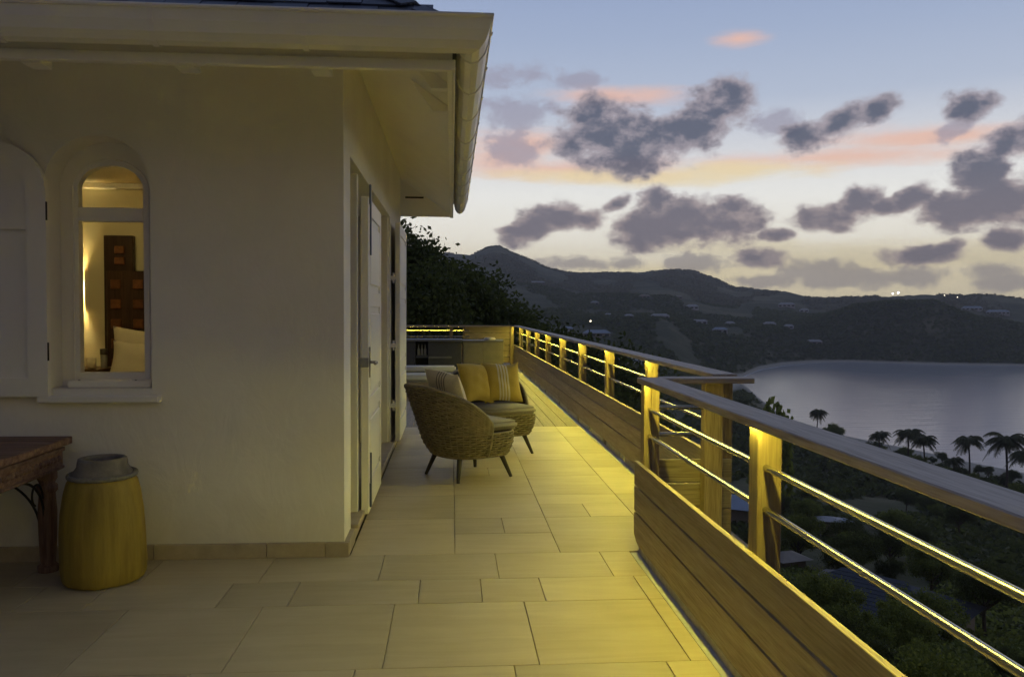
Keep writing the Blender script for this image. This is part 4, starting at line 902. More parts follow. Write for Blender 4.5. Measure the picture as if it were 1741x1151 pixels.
# each row: azimuth, then (r, z) control points running outwards
NODES = [
 (-180, [(4, -4), (15, 0), (40, 8), (90, 20), (200, 50), (350, 80), (420, 90), (500, 100), (650, 105), (700, 108), (850, 112), (1200, 118)]),
 (-60, [(4, -4), (15, -1), (40, 6), (90, 18), (200, 45), (350, 70), (420, 80), (500, 85), (650, 90), (700, 92), (850, 96), (1200, 105)]),
 (-12, [(4, -4), (15, -4), (40, -1), (90, 2), (200, 12), (350, 22), (420, 26), (500, 28), (650, 30), (700, 32), (850, 42), (1200, 72)]),
 (-3, [(4, -4), (15, -5), (40, -4.5), (90, -4), (200, -2), (350, 0), (420, 0), (500, 2), (650, 8), (700, 10), (850, 22), (1200, 50)]),
 (3, [(4, -4.5), (15, -6), (40, -9), (90, -14), (200, -20), (350, -22), (420, -20), (500, -16), (650, -6), (700, -2), (850, 10), (1200, 44)]),
 (9, [(4, -5), (15, -8), (40, -15), (90, -25), (200, -36), (350, -37), (420, -33), (500, -26), (650, -14), (700, -10), (850, 0), (1200, 26)]),
 (15, [(4, -5), (15, -8), (40, -15), (90, -26), (200, -38), (350, -41), (420, -38), (500, -32), (650, -17), (700, -13), (850, -2), (1200, 24)]),
 (18, [(4, -5), (15, -8), (40, -15), (90, -26), (200, -39), (420, -43.5), (470, -43), (540, -42.5), (600, -40), (640, -35), (760, -20), (1100, 6)]),
 (19.8, [(4, -5), (15, -8), (40, -15), (90, -26), (230, -40), (535, -43.8), (563, -45.3), (584, -45.6), (604, -45.3), (640, -42), (800, -20), (1100, 3)]),
 (20.9, [(4, -5), (15, -8), (40, -15), (90, -26), (230, -40), (445, -43.8), (470, -45.3), (580, -48), (688, -45.3), (720, -43), (850, -17), (1100, 3)]),
 (22.4, [(4, -5), (15, -8), (40, -15), (90, -26), (220, -40), (365, -43.8), (390, -45.3), (570, -50), (757, -45.3), (785, -43), (900, -16), (1100, 1)]),
 (24.2, [(4, -5), (15, -8), (40, -15), (90, -26), (215, -40), (340, -43.8), (364, -45.3), (580, -50), (803, -45.3), (826, -43), (960, -5), (1130, -4)]),
 (26.4, [(4, -5), (15, -8), (40, -15), (90, -26), (205, -40), (312, -43.8), (338, -45.3), (580, -50), (835, -45.3), (850, -42), (980, 9), (1180, -4)]),
 (28.4, [(4, -5), (15, -8), (40, -15), (90, -26), (200, -40), (300, -43.8), (325, -45.3), (580, -50), (834, -45.3), (850, -41), (980, 13.5), (1180, -4)]),
 (31.5, [(4, -5), (15, -8), (40, -15), (90, -26), (190, -40), (285, -43.8), (308, -45.3), (580, -50), (832, -45.3), (850, -41), (980, 15.5), (1180, -3)]),
 (33.3, [(4, -5), (15, -8), (40, -15), (90, -26), (185, -40), (275, -43.8), (297, -45.3), (580, -50), (840, -45.3), (858, -41), (980, 2.5), (1180, -10)]),
 (36.0, [(4, -5), (15, -8), (40, -15), (90, -26), (180, -40), (265, -43.8), (286, -45.3), (580, -50), (856, -45.3), (872, -41), (985, -9), (1180, -18)]),
 (48, [(4, -5), (15, -8), (40, -15), (90, -26), (170, -40), (245, -43.8), (262, -45.3), (580, -52), (1000, -60), (1050, -60), (1100, -60), (1300, -60)]),
 (95, [(4, -5), (15, -8), (40, -15), (90, -25), (170, -38), (250, -43.8), (270, -45.3), (580, -52), (1000, -60), (1050, -60), (1100, -60), (1300, -60)]),
 (140, [(4, -5), (15, -3), (40, 2), (90, 8), (200, 20), (350, 30), (420, 34), (500, 40), (650, 50), (700, 52), (850, 60), (1200, 70)]),
 (180, [(4, -4), (15, 0), (40, 8), (90, 20), (200, 50), (350, 80), (420, 90), (500, 100), (650, 105), (700, 108), (850, 112), (1200, 118)])]
NA = np.array([n[0] for n in NODES], float); NR = np.array([[p[0] for p in n[1]] for n in NODES], float); NZv = np.array([[p[1] for p in n[1]] for n in NODES], float)
def terrain_z(az, r):
    rs = np.array([np.interp(az, NA, NR[:, k]) for k in range(12)]); zs2 = np.array([np.interp(az, NA, NZv[:, k]) for k in range(12)])
    Rd = np.interp(az, RR[:, 0], RR[:, 1]); Zd = np.interp(az, RID[:, 0], RID[:, 1])
    rs = np.concatenate([[0.0], rs, [Rd, Rd*1.6, 9000]]); zs2 = np.concatenate([[zs2[0]], zs2, [Zd, min(Zd-90, -30), -60]])
    return np.interp(r, rs, zs2)
azs = np.concatenate([np.linspace(-180, -30, 40, endpoint=False), np.linspace(-30, -6, 60, endpoint=False), np.linspace(-6, 40, 520, endpoint=False), np.linspace(40, 100, 60, endpoint=False), np.linspace(100, 180, 20)])
rads = np.concatenate([[0.01], np.geomspace(3, 260, 70), np.linspace(265, 960, 80), np.linspace(970, 2000, 70), [2150, 2300, 2450, 2600]])
V = np.zeros((len(azs), len(rads), 3))
for i, a in enumerate(azs):
    z = terrain_z(a, rads); V[i, :, 0] = rads*math.sin(R(a)); V[i, :, 1] = rads*math.cos(R(a)); V[i, :, 2] = z
    for j, r in enumerate(rads):
        if r < 8: continue
        p = V[i, j]; amp = min(0.02*r, 7.0) if r > 300 else min(0.012*r, 1.2)
        shore = min(1.0, max(0.0, (abs(z[j]+44.8)-0.8)/9.0))
        n1 = noise.fractal((p[0]*0.006, p[1]*0.006, 3.1), 1.0, 2.0, 5)
        n2 = noise.noise((p[0]*0.11, p[1]*0.11, 7.7))
        ridge = 0.35 if 0.93 < r/np.interp(a, RR[:, 0], RR[:, 1]) < 1.05 else 1.0
        V[i, j, 2] += (n1*amp*ridge+n2*min(1.6, 0.004*r))*shore
HZ = V[:, :, 2].copy()
def ground(x, y):
    a = math.degrees(math.atan2(x, y)); r = math.hypot(x, y)
    i = min(max(int(np.searchsorted(azs, a))-1, 0), len(azs)-2); j = min(max(int(np.searchsorted(rads, r))-1, 0), len(rads)-2)
    fa = (a-azs[i])/(azs[i+1]-azs[i]); fr = (r-rads[j])/(rads[j+1]-rads[j])
    return float((HZ[i, j]*(1-fa)+HZ[i+1, j]*fa)*(1-fr)+(HZ[i, j+1]*(1-fa)+HZ[i+1, j+1]*fa)*fr)
def pol(a, r): return r*math.sin(R(a)), r*math.cos(R(a))
na, nr = len(azs), len(rads)
me = bpy.data.meshes.new('hillside')
ii, jj = np.meshgrid(np.arange(na-1), np.arange(nr-1), indexing='ij')
F = np.stack([ii*nr+jj, ii*nr+jj+1, (ii+1)*nr+jj+1, (ii+1)*nr+jj], -1).reshape(-1, 4)[:, ::-1]
me.vertices.add(na*nr); me.vertices.foreach_set('co', V.reshape(-1).astype(np.float32))
me.loops.add(F.size); me.loops.foreach_set('vertex_index', F.reshape(-1).astype(np.int32))
me.polygons.add(len(F)); me.polygons.foreach_set('loop_start', np.arange(0, F.size, 4, dtype=np.int32)); me.polygons.foreach_set('loop_total', np.full(len(F), 4, dtype=np.int32))
me.polygons.foreach_set('use_smooth', np.ones(len(F), dtype=bool)); me.update(calc_edges=True)
gm_, nt, b = M('scrub_covered_ground')
g = nnode(nt, 'ShaderNodeNewGeometry'); sp = nnode(nt, 'ShaderNodeSeparateXYZ'); nt.links.new(g.outputs['Position'], sp.inputs[0])
n1 = nnode(nt, 'ShaderNodeTexNoise'); n1.inputs['Scale'].default_value = 0.011; n1.inputs['Detail'].default_value = 8; n1.inputs['Roughness'].default_value = 0.68; nt.links.new(g.outputs['Position'], n1.inputs['Vector'])
r1 = nnode(nt, 'ShaderNodeValToRGB'); e = r1.color_ramp.elements; e[0].position = 0.36; e[0].color = (0.055, 0.062, 0.032, 1); e[1].position = 0.62; e[1].color = (0.19, 0.17, 0.10, 1)
ee = e.new(0.5); ee.color = (0.10, 0.10, 0.055, 1); nt.links.new(n1.outputs['Fac'], r1.inputs[0])
n3 = nnode(nt, 'ShaderNodeTexNoise'); n3.inputs['Scale'].default_value = 0.35; n3.inputs['Detail'].default_value = 4; nt.links.new(g.outputs['Position'], n3.inputs['Vector'])
mz = nnode(nt, 'ShaderNodeMath', operation='MULTIPLY_ADD'); nt.links.new(n3.outputs['Fac'], mz.inputs[0]); mz.inputs[1].default_value = 1.0; nt.links.new(sp.outputs['Z'], mz.inputs[2])
sm = nnode(nt, 'ShaderNodeMapRange'); nt.links.new(mz.outputs[0], sm.inputs[0]); sm.inputs[1].default_value = -42.6; sm.inputs[2].default_value = -43.4
mx = nnode(nt, 'ShaderNodeMix', data_type='RGBA'); nt.links.new(sm.outputs[0], mx.inputs[0]); nt.links.new(r1.outputs[0], mx.inputs[6]); mx.inputs[7].default_value = (0.42, 0.38, 0.32, 1)
nt.links.new(mx.outputs[2], b.inputs['Base Color']); b.inputs['Roughness'].default_value = 0.95; b.inputs['Specular IOR Level'].default_value = 0.1
bump(nt, b, n3.outputs['Fac'], 0.6, 1.2)
me.materials.append(gm_); solo('hillside', me, None, kind='structure', label='dark scrub covered hills falling to a curved bay')
# the bay
wm, nt, b = M('bay_water'); b.inputs['Base Color'].default_value = (0.50, 0.49, 0.51, 1); b.inputs['Roughness'].default_value = 0.14; b.inputs['IOR'].default_value = 1.33; b.inputs['Specular IOR Level'].default_value = 0.5
g = nnode(nt, 'ShaderNodeNewGeometry'); mp = nnode(nt, 'ShaderNodeMapping'); mp.inputs['Rotation'].default_value = (0, 0, R(25)); mp.inputs['Scale'].default_value = (0.05, 0.22, 1); nt.links.new(g.outputs['Position'], mp.inputs[0])
w1 = nnode(nt, 'ShaderNodeTexNoise'); w1.inputs['Scale'].default_value = 1.0; w1.inputs['Detail'].default_value = 6; w1.inputs['Roughness'].default_value = 0.55; nt.links.new(mp.outputs[0], w1.inputs['Vector'])
bump(nt, b, w1.outputs['Fac'], 0.26, 0.9)
q = MB(); q.add([(-2700, -2700, SEA), (2700, -2700, SEA), (2700, 2700, SEA), (-2700, 2700, SEA)], [(0, 1, 2, 3)])
solo('sea', q, wm, kind='structure', label='calm grey bay reflecting the dusk sky')
# surf line along the far beach
q = MB(); pts = []
for a in np.linspace(19.85, 25.6, 60):
    k8 = np.interp(a, NA, NR[:, 8]); x_, y_ = pol(a, k8-4-7*math.sin((a-19.85)*0.55)**2); pts.append((x_, y_))
vs = []
for k, (x_, y_) in enumerate(pts):
    w = (4.2+1.0*math.sin(k*0.7))*(1-k/62)+0.4; L_ = math.hypot(x_, y_); vs += [(x_*(1-w/L_), y_*(1-w/L_), SEA+0.12), (x_*(1+w/L_), y_*(1+w/L_), SEA+0.12)]
q.add(vs, [(2*k, 2*k+1, 2*k+3, 2*k+2) for k in range(59)])
solo('surf', q, simple('white_foam', (0.62, 0.62, 0.62), 0.8, var=0.2, scale=0.4), kind='stuff', label='thin white surf line along the far beach')

# ------------------------------------------------------------------ vegetation
leaf_a = foliage('dark_leaf', (0.045, 0.056, 0.016), (0.12, 0.14, 0.040))
leaf_b = foliage('bright_leaf', (0.10, 0.13, 0.028), (0.25, 0.28, 0.065))
leaf_p = foliage('palm_leaf', (0.050, 0.060, 0.018), (0.13, 0.135, 0.045))
bark = simple('bark', (0.085, 0.066, 0.048), 0.9, var=0.35, scale=12, bmp=0.5, stretch=(1, 1, 0.25))
def leaf_quads(C, size, flat=0.0, elong=1.7):
    """one diamond leaf at every centre"""
    N_ = len(C); n = rng.normal(size=(N_, 3)); n[:, 2] = np.abs(n[:, 2])+flat; n /= np.linalg.norm(n, axis=1)[:, None]
    t = rng.normal(size=(N_, 3)); t -= n*np.sum(t*n, 1)[:, None]; t /= np.linalg.norm(t, axis=1)[:, None]; b2 = np.cross(n, t)
    s = (np.asarray(size)*np.ones(N_)*rng.uniform(0.65, 1.3, N_))[:, None]
    return np.stack([C-t*s*elong/2, C-b2*s/2, C+t*s*elong/2, C+b2*s/2], 1)
def crown_points(lobes, clumps, per, spread):
    out = []
    for c, rad, wgt in lobes:
        m = int(clumps*wgt); d = rng.normal(size=(m, 3)); d /= np.linalg.norm(d, axis=1)[:, None]
        rr = rng.uniform(0.45, 1.0, m)**0.6; P = np.array(c)+d*rr[:, None]*np.array(rad)
        for p in P:
            k = int(per*rng.uniform(0.5, 1.5)); out.append(p+rng.normal(size=(k, 3))*spread*rng.uniform(0.6, 1.3))
    return np.concatenate(out)
def make_tree(kind, seed):
    """unit tree: 6 m tall"""
    r2 = random.Random(seed); t = thing('tree', 'x', 'tree', local=True)
    q = MB(); lobes = []
    h = 6.0; bx, by = r2.uniform(-0.3, 0.3), r2.uniform(-0.3, 0.3)
    q.tube([(0, 0, -0.6), (0.05, 0.02, 0.8), (bx*0.5, by*0.5, 1.8), (bx, by, 3.0)], [0.19, 0.15, 0.12, 0.09], 8)
    for k in range(9):
        a = 2*math.pi*k/9+r2.uniform(-0.3, 0.3); L_ = r2.uniform(1.0, 1.9); zz = r2.uniform(1.2, 2.9)
        e_ = (bx+L_*math.cos(a), by+L_*math.sin(a), zz+r2.uniform(0.8, 2.4))
        q.tube([(bx*0.6, by*0.6, zz), (bx+0.5*L_*math.cos(a), by+0.5*L_*math.sin(a), zz+0.45*(e_[2]-zz)), e_], [0.07, 0.05, 0.022], 5)
        lobes.append((e_, (r2.uniform(0.7, 1.15), r2.uniform(0.7, 1.15), r2.uniform(0.5, 0.85)), 0.09))
    lobes.append(((bx, by, 4.5), (1.2, 1.2, 1.2), 0.2))
    part('trunk', q, bark, t)
    P = crown_points(lobes, 330, 60, 0.20)
    part('crown', quads_mesh('crown', leaf_quads(P, 0.075 if kind == 0 else 0.095), leaf_a if kind == 0 else leaf_b), None, t)
    return t
def make_palm(seed):
    """unit palm: crown base at 8 m"""
    r2 = random.Random(seed); t = thing('palm_tree', 'x', 'palm', local=True); q = MB()
    lean = r2.uniform(-0.9, 0.9)
    q.tube([(lean*(k/8)**1.6, 0.2*math.sin(k*0.5), -0.6+8.6*k/8) for k in range(9)], [0.24, 0.19, 0.17, 0.16, 0.15, 0.14, 0.14, 0.15, 0.17], 8); part('trunk', q, bark, t)
    C0 = np.array([lean, 0.2*math.sin(4), 8.0]); Q = []
    for k in range(42):
        a = 2*math.pi*k/24*2.618+r2.uniform(-0.2, 0.2); upk = r2.uniform(-0.35, 1.3); L_ = r2.uniform(2.4, 3.4)
        pts = []
        for i in range(11):
            s = i/10; pts.append(C0+np.array([math.cos(a)*L_*s*(1-0.12*s), math.sin(a)*L_*s*(1-0.12*s), L_*(upk*s*0.85-0.88*s*s*(0.7+0.3*abs(upk)))]))
        pts = np.array(pts); sd = np.array([-math.sin(a), math.cos(a), 0])
        for i in range(1, 11):
            ln = 1.0*math.sin(math.pi*(0.12+0.86*i/10.5))**0.7
            for f in (0.0, 0.33, 0.66):
                p = pts[i-1]*(1-f)+pts[i]*f; dr = (pts[i]-pts[i-1]); dr /= np.linalg.norm(dr)
                for sg in (-1, 1):
                    tip = p+(sd*sg*0.80+dr*0.55-np.array([0, 0, 0.38+0.2*r2.random()]))*ln*r2.uniform(0.6, 1.0)*r2.uniform(0.85, 1.1)
                    w = dr*0.06; Q.append([p-w, tip-w*0.3, tip+w*0.3, p+w])
        for i in range(10): w = sd*0.03; Q.append([pts[i]-w, pts[i+1]-w, pts[i+1]+w, pts[i]+w])
    part('crown', quads_mesh('crown', np.array(Q), leaf_p), None, t); return t
protos = [make_tree(0, 1), make_tree(0, 2), make_tree(1, 3)]
used = set()
def put(proto, label, cat, x, y, s, group=None, sz=None, z=None):
    k = proto.name
    o = proto if k not in used else copy_tree(proto)
    used.add(k)
    o.location = (x, y, ground(x, y) if z is None else z); o.scale = (s, s, sz or s); o.rotation_euler = (0, 0, random.uniform(0, 6.28))
    tag(o, label, cat)
    if group: o['group'] = group
    elif 'group' in o: del o['group']
    return o
GT = 'dark trees massed behind the far end of the deck'
LT = 'dark leafy tree in the mass of trees behind the far end of the deck'
for a, r, ztop in ((-3.3, 31, 5.2), (-2.4, 33, 5.0), (-1.4, 36, 4.6), (-0.4, 39, 3.9), (0.7, 41, 3.3), (1.9, 43, 2.9), (3.0, 44, 2.8), (4.2, 45, 2.6), (5.4, 46, 2.2), (6.5, 46, 1.9), (7.3, 48, 1.2), (8.0, 46, 0.4),
                   (-3.6, 27, 3.6), (-1.9, 28, 3.0), (-0.6, 30, 2.6), (0.9, 31, 2.2), (2.4, 32, 1.8), (3.9, 33, 1.5), (5.2, 33, 1.2), (6.4, 34, 0.6), (7.5, 35, -0.2), (8.6, 37, -1.0), (-5.5, 30, 5.4), (-8, 30, 6), (9.6, 44, -1.5), (10.6, 50, -3)):
    x, y = pol(a, r); s = (ztop-0.35-ground(x, y))/6.1
    put(random.choice(protos[:2]), LT, 'tree', x, y, s*random.uniform(0.95, 1.04), GT)
# trees and shrubs down the slope under the railing
GS = 'trees growing down the slope below the railing'
LS = 'dark green tree among others on the slope below the railing'
for k in range(95):
    a = random.uniform(7, 38); r = random.choice([random.uniform(14, 45), random.uniform(40, 110), random.uniform(90, 240)])
    if a < 18 and r > 60 and random.random() < 0.5: r = random.uniform(18, 60)
    x, y = pol(a, r); h = random.uniform(2.0, 3.6) if r < 50 else random.uniform(3.2, 6.0)
    top = ground(x, y)+h
    if (top-1.4)/r > -0.175-0.0 and a > 19: continue
    if 20 < a < 34 and 34 < r < 66 and abs(a-28) < 4.5: continue
    put(random.choice(protos), LS, 'tree', x, y, h/6.1, GS)
# beach palms, from left to right
pal = [make_palm(11), make_palm(12), make_palm(13)]
put(pal[0], 'small lone palm at the left end of the row on the near beach', 'palm', *pol(24.65, 300), 1.25)
put(pal[1], 'short ragged palm rising between shrubs right of the lone small palm', 'palm', *pol(28.35, 252), 1.15)
put(pal[2], 'left palm of the close pair standing in the middle of the beach row', 'palm', *pol(29.95, 243), 1.4)
put(pal[0], 'right palm of the close pair standing in the middle of the beach row', 'palm', *pol(30.9, 236), 1.35)
put(pal[1], 'low young palm just left of the tall slender palm on the beach', 'palm', *pol(32.55, 222), 0.95)
put(pal[2], 'tall slender palm with a bare trunk against the water', 'palm', *pol(33.35, 240), 1.4)
put(pal[0], 'biggest bushy palm at the right edge of the photograph', 'palm', *pol(35.35, 222), 1.75)
put(pal[1], 'palm partly cut off at the right edge behind the biggest palm', 'palm', *pol(36.4, 214), 1.5)
for a, r, h, lab in ((25.6, 292, 8.0, 'round dark shrub on the beach just right of the lone small palm'), (28.75, 240, 6.5, 'dark bush leaning on the short ragged palm'), (30.4, 232, 7.5, 'dense dark bush under the close pair of palms'),
                     (31.6, 226, 5.0, 'low dark bush between the close pair and the young palm'), (19.9, 330, 9.5, 'dark tree at the bay end beside the corner post of the railing'), (20.6, 322, 8.5, 'dark round tree second from the corner post at the bay end'),
                     (21.3, 310, 7.5, 'dark tree third from the corner post with the water behind it'), (23.3, 300, 6.5, 'flat dark shrub between the sparse tree and the lone palm')):
    x, y = pol(a, r); put(protos[int(a*7) % 3], lab, 'tree', x, y, h/6.1)
for a, r, h, lab in ((26.9, 285, 3.2, 'small dark shrub between the lone palm and the ragged palm on the beach'), (27.6, 268, 5.2, 'rounded bush left of the short ragged palm on the beach'), (29.4, 246, 4.6, 'bush left of the close pair of palms on the beach'),
                     (33.0, 219, 4.4, 'bush at the foot of the tall slender palm'), (34.3, 217, 5.4, 'thick bush between the tall palm and the biggest palm'), (35.9, 208, 6.2, 'dark bush at the right edge under the biggest palm')):
    x, y = pol(a, r); put(protos[int(a*7) % 3], lab, 'tree', x, y, h/6.1)
for k, a in enumerate(np.arange(25.2, 38.0, 0.42)):
    x, y = pol(a+random.uniform(-0.15, 0.15), np.interp(a, NA, NR[:, 5])-random.uniform(14, 44)); put(protos[k % 3], 'dark bush in the thick row along the near beach under the palms', 'tree', x, y, random.uniform(2.6, 5.4)/6.1, 'bushes in a row along the near beach')
# sparse tree with big leaves, nearer
def sparse_tree():
    t = thing('tree', 'sparse twiggy tree with big separate leaves against the water, right of the corner post', 'tree', local=True); q = MB(); P = []
    for k in range(26):
        a = 2*math.pi*k*0.382; hh = 2.2+k*0.13; L_ = 1.4-0.02*k
        e_ = (L_*math.cos(a), L_*math.sin(a), hh+1.0); q.tube([(0, 0, hh-0.8), (0.5*L_*math.cos(a), 0.5*L_*math.sin(a), hh+0.2), e_], [0.04, 0.03, 0.015], 5)
        P.append(np.array(e_)+rng.normal(size=(26, 3))*0.20)
    q.tube([(0, 0, -0.5), (0.05, 0, 2.5), (0, 0.1, 5.4)], [0.10, 0.07, 0.03], 6); part('trunk', q, bark, t)
    part('crown', quads_mesh('crown', leaf_quads(np.concatenate(P), 0.30), leaf_b), None, t); return t
x, y = pol(22.05, 95); st = sparse_tree(); st.location = (x, y, ground(x, y)-0.3); st.scale = (1.2, 1.2, 2.6)
# ground cover: one mass on the slope, one on the far hills
def scatter(n, amin, amax, rmin, rmax, leaves, rad, size, mat, name, label, power=1.0, holes=-0.12):
    C = []; S = []
    while len(C) < n:
        a = rng.uniform(amin, amax); r = math.exp(rng.uniform(math.log(rmin), math.log(rmax))) if power == 1 else rng.uniform(rmin, rmax)
        x, y = pol(a, r); z = ground(x, y)
        if z < -42.9 or (y < 22.6 and x < 2.6): continue
        if noise.noise((x*0.06*40/r**0.7, y*0.06*40/r**0.7, 1.3)) < holes: continue
        C.append((x, y, z)); S.append(r)
    C = np.array(C); S = np.array(S); k = leaves
    rr = rad(S); P = np.repeat(C, k, 0); g = rng.normal(size=(len(P), 3)); g /= np.linalg.norm(g, axis=1)[:, None]; g[:, 2] = np.abs(g[:, 2])*0.9
    P = P+g*np.repeat(rr, k)[:, None]*rng.uniform(0.5, 1.0, len(P))[:, None]
    solo(name, quads_mesh(name, leaf_quads(P, np.repeat(size(S), k), 0.3, 1.4), mat, np.clip(np.repeat(rng.random(len(C)), k)*0.6+rng.random(len(P))*0.4, 0, 1)), None, kind='stuff', label=label)
scatter(2600, 4, 40, 6, 80, 110, lambda r: 0.35+0.018*r, lambda r: 0.085+0.0030*r, leaf_b, 'slope_undergrowth', 'dark green undergrowth covering the slope below the railing')
scatter(5200, 6, 42, 60, 330, 16, lambda r: 0.7+0.007*r, lambda r: 0.45+0.0032*r, leaf_a, 'beach_undergrowth', 'dark bushes between the slope and the beach')
leaf_hazed = foliage('hazed_scrub_leaf', (0.085, 0.085, 0.05), (0.20, 0.185, 0.11))  # paler leaf tone puts the haze of distance into the colour
scatter(15000, -6, 44, 330, 1180, 7, lambda r: 1.3+0.0011*r, lambda r: 1.5+0.0012*r, leaf_a, 'hill_scrub', 'dark scrub covering the slopes round the bay', power=2)
scatter(12000, -6, 44, 1180, 1990, 7, lambda r: 1.3+0.0011*r, lambda r: 1.5+0.0012*r, leaf_hazed, 'ridge_scrub', 'scrub covering the far ridge, paled in colour for haze', power=2)

scatter(6000, 20.5, 42, 835, 1140, 5, lambda r: 2.2+0*r, lambda r: 2.6+0*r, leaf_a, 'headland_scrub', 'dense dark scrub covering the headland across the bay', power=2, holes=-9)
for a, r, h in ((26.0, 37, 3.4), (27.4, 39, 3.0), (29.6, 41, 3.6), (31.2, 44, 4.2), (25.2, 45, 4.4), (30.6, 33, 2.6), (33.5, 30, 2.4), (28.6, 31, 2.2)):
    x, y = pol(a, r); put(protos[2], LS, 'tree', x, y, h/6.1, GS)
# ------------------------------------------------------------------ houses on the hills and below the terrace
wall_w = simple('pale_house_wall', (0.52, 0.52, 0.54), 0.85, var=0.06, scale=0.6); wall_d = simple('ochre_house_wall', (0.30, 0.25, 0.20), 0.85, var=0.1, scale=0.6)
rf_b = simple('pale_blue_roof', (0.30, 0.36, 0.46), 0.6, var=0.1, scale=0.6); rf_g = simple('light_grey_roof', (0.40, 0.40, 0.42), 0.7, var=0.1, scale=0.6); rf_t = simple('tan_roof', (0.32, 0.27, 0.22), 0.8, var=0.15, scale=0.6)
pane_d = simple('dark_pane', (0.03, 0.035, 0.045), 0.2)
def house(a, r, w, d, h, label, roofm, wallm, win=0, dz=0.0):
    x, y = pol(a, r); t = thing('house', label, 'house', (x, y, ground(x, y)-0.6+dz), R(-a), local=True)
    part('wall', MB().box(-w/2, w/2, -d/2, d/2, -2.5, h), wallm, t)
    q = MB(); rh = 0.28*min(w, d); e_ = 0.5
    A_ = [(-w/2-e_, -d/2-e_, h+0.02), (w/2+e_, -d/2-e_, h+0.02), (w/2+e_, d/2+e_, h+0.02), (-w/2-e_, d/2+e_, h+0.02), (-w/2+d*0.4, 0, h+rh), (w/2-d*0.4, 0, h+rh)]
    q.add(A_, [(0, 1, 5, 4), (2, 3, 4, 5), (1, 2, 5), (3, 0, 4), (3, 2, 1, 0)]); part('roof', q, roofm, t)
    win = win or max(2, int(w/4.5))
    for k in range(win):
        xx = -w/2+(k+0.5)*w/win; part('window', MB().box(xx-w/win*0.28, xx+w/win*0.28, -d/2-0.06, -d/2-0.01, h*0.25, h*0.78), pane_d, t)
    return t
H = [(10.05, 640, 21, 9, 3.0, 'long low house with a pale blue roof beside the lit street lamp in the valley', rf_b, wall_d, 4),
     (10.55, 470, 12.5, 7, 3.2, 'white house with dark windows just above the far railing in the valley', rf_b, wall_w, 3),
     (12.2, 500, 17, 8, 3.0, 'pale blue wide house right of the white house above the far railing', rf_b, wall_w, 4),
     (9.35, 540, 9, 6, 2.6, 'small pale house below the long low house at the edge of the dark trees', rf_g, wall_w, 0),
     (8.1, 660, 8, 6, 2.6, 'small bluish house half hidden by the dark trees at left of the valley', rf_b, wall_w, 0),
     (10.85, 780, 9, 6, 3.2, 'bright small villa above the long low house in the valley', rf_g, wall_w, 0),
     (12.25, 760, 9, 6, 2.6, 'small villa right of the bright one above the valley', rf_g, wall_d, 0),
     (14.35, 800, 18, 7, 3.2, 'bright long villa in the middle of the far slope', rf_g, wall_w, 0),
     (16.5, 1010, 15, 8, 3.4, 'brightest villa, high on the middle of the far slope', rf_g, wall_w, 0),
     (15.6, 1120, 10, 7, 3.0, 'small villa under the rounded hill top', rf_t, wall_d, 0),
     (17.0, 830, 15, 6, 3.0, 'villa below the brightest villa on the far slope', rf_g, wall_w, 0),
     (18.35, 800, 14, 7, 3.6, 'blue grey villa at the right end of the bright villas', rf_b, wall_w, 0),
     (19.0, 900, 10, 6, 3.0, 'grey house above the blue grey villa', rf_g, wall_w, 0),
     (22.6, 1180, 22, 9, 3.2, 'long pale house on the low ridge above the bay end', rf_g, wall_w, 0),
     (23.7, 1160, 12, 7, 3.0, 'smaller pale house right of the long one on the low ridge', rf_g, wall_w, 0),
     (21.55, 905, 13, 7, 3.0, 'pale house on the slope over the far beach', rf_g, wall_w, 0),
     (22.75, 900, 10, 6, 2.8, 'second pale house on the slope over the far beach', rf_g, wall_w, 0),
     (24.35, 868, 15, 7, 2.6, 'beach bar with a long grey roof behind the far sand', rf_g, wall_d, 0),
     (26.8, 1350, 14, 8, 3.0, 'house on the saddle left of the headland top', rf_g, wall_d, 0),
     (33.35, 1320, 26, 9, 3.4, 'long bluish house right of the headland on the far ridge', rf_b, wall_w, 0),
     (34.7, 1300, 28, 9, 3.4, 'longest pale house at the right end of the far ridge', rf_b, wall_w, 0),
     (5.9, 1250, 24, 8, 3.0, 'grey house on the flank of the peaked hill', rf_g, wall_d, 0),
     (9.9, 980, 10, 7, 3.0, 'small house below the saddle of the far ridge', rf_g, wall_d, 0),
     (13.3, 1050, 14, 7, 3.0, 'tan roofed house in the middle of the far slope', rf_t, wall_d, 0)]
for h_ in H: house(*h_)
# buildings on the slope below the near railing
def below(a, r, w, d, h, rz, label, roofm, posts=False, zt=None):
    x, y = pol(a, r); z = ground(x, y); t = thing('garden_house', label, 'house', (x, y, z), rz, local=True)
    if posts:
        for sx in (-1, 1):
            for sy in (-1, 1): part('post', MB().box(sx*w*0.42-0.1, sx*w*0.42+0.1, sy*d*0.4-0.1, sy*d*0.4+0.1, -1, h), wall_w, t)
        part('wall', MB().box(-w*0.35, w*0.35, d*0.1, d*0.38, -1, h), wall_d, t)
    else: part('wall', MB().box(-w/2, w/2, -d/2, d/2, -3, h), wall_d, t)
    q = MB(); rh = 0.22*d; e_ = 0.5
    A_ = [(-w/2-e_, -d/2-e_, h+0.02), (w/2+e_, -d/2-e_, h+0.02), (w/2+e_, d/2+e_, h+0.02), (-w/2-e_, d/2+e_, h+0.02), (-w/2+d*0.4, 0, h+rh), (w/2-d*0.4, 0, h+rh)]
    q.add(A_, [(0, 1, 5, 4), (2, 3, 4, 5), (1, 2, 5), (3, 0, 4), (3, 2, 1, 0)]); rfo = part('roof', q, roofm, t)
    return t, rfo
shing = simple('dark_shingles', (0.040, 0.046, 0.062), 0.7, var=0.25, scale=3)
big, rfo = below(28.2, 54, 9.0, 7.5, 1.8, R(-50), 'dark shingled roof of a house among the trees under the near railing', shing)
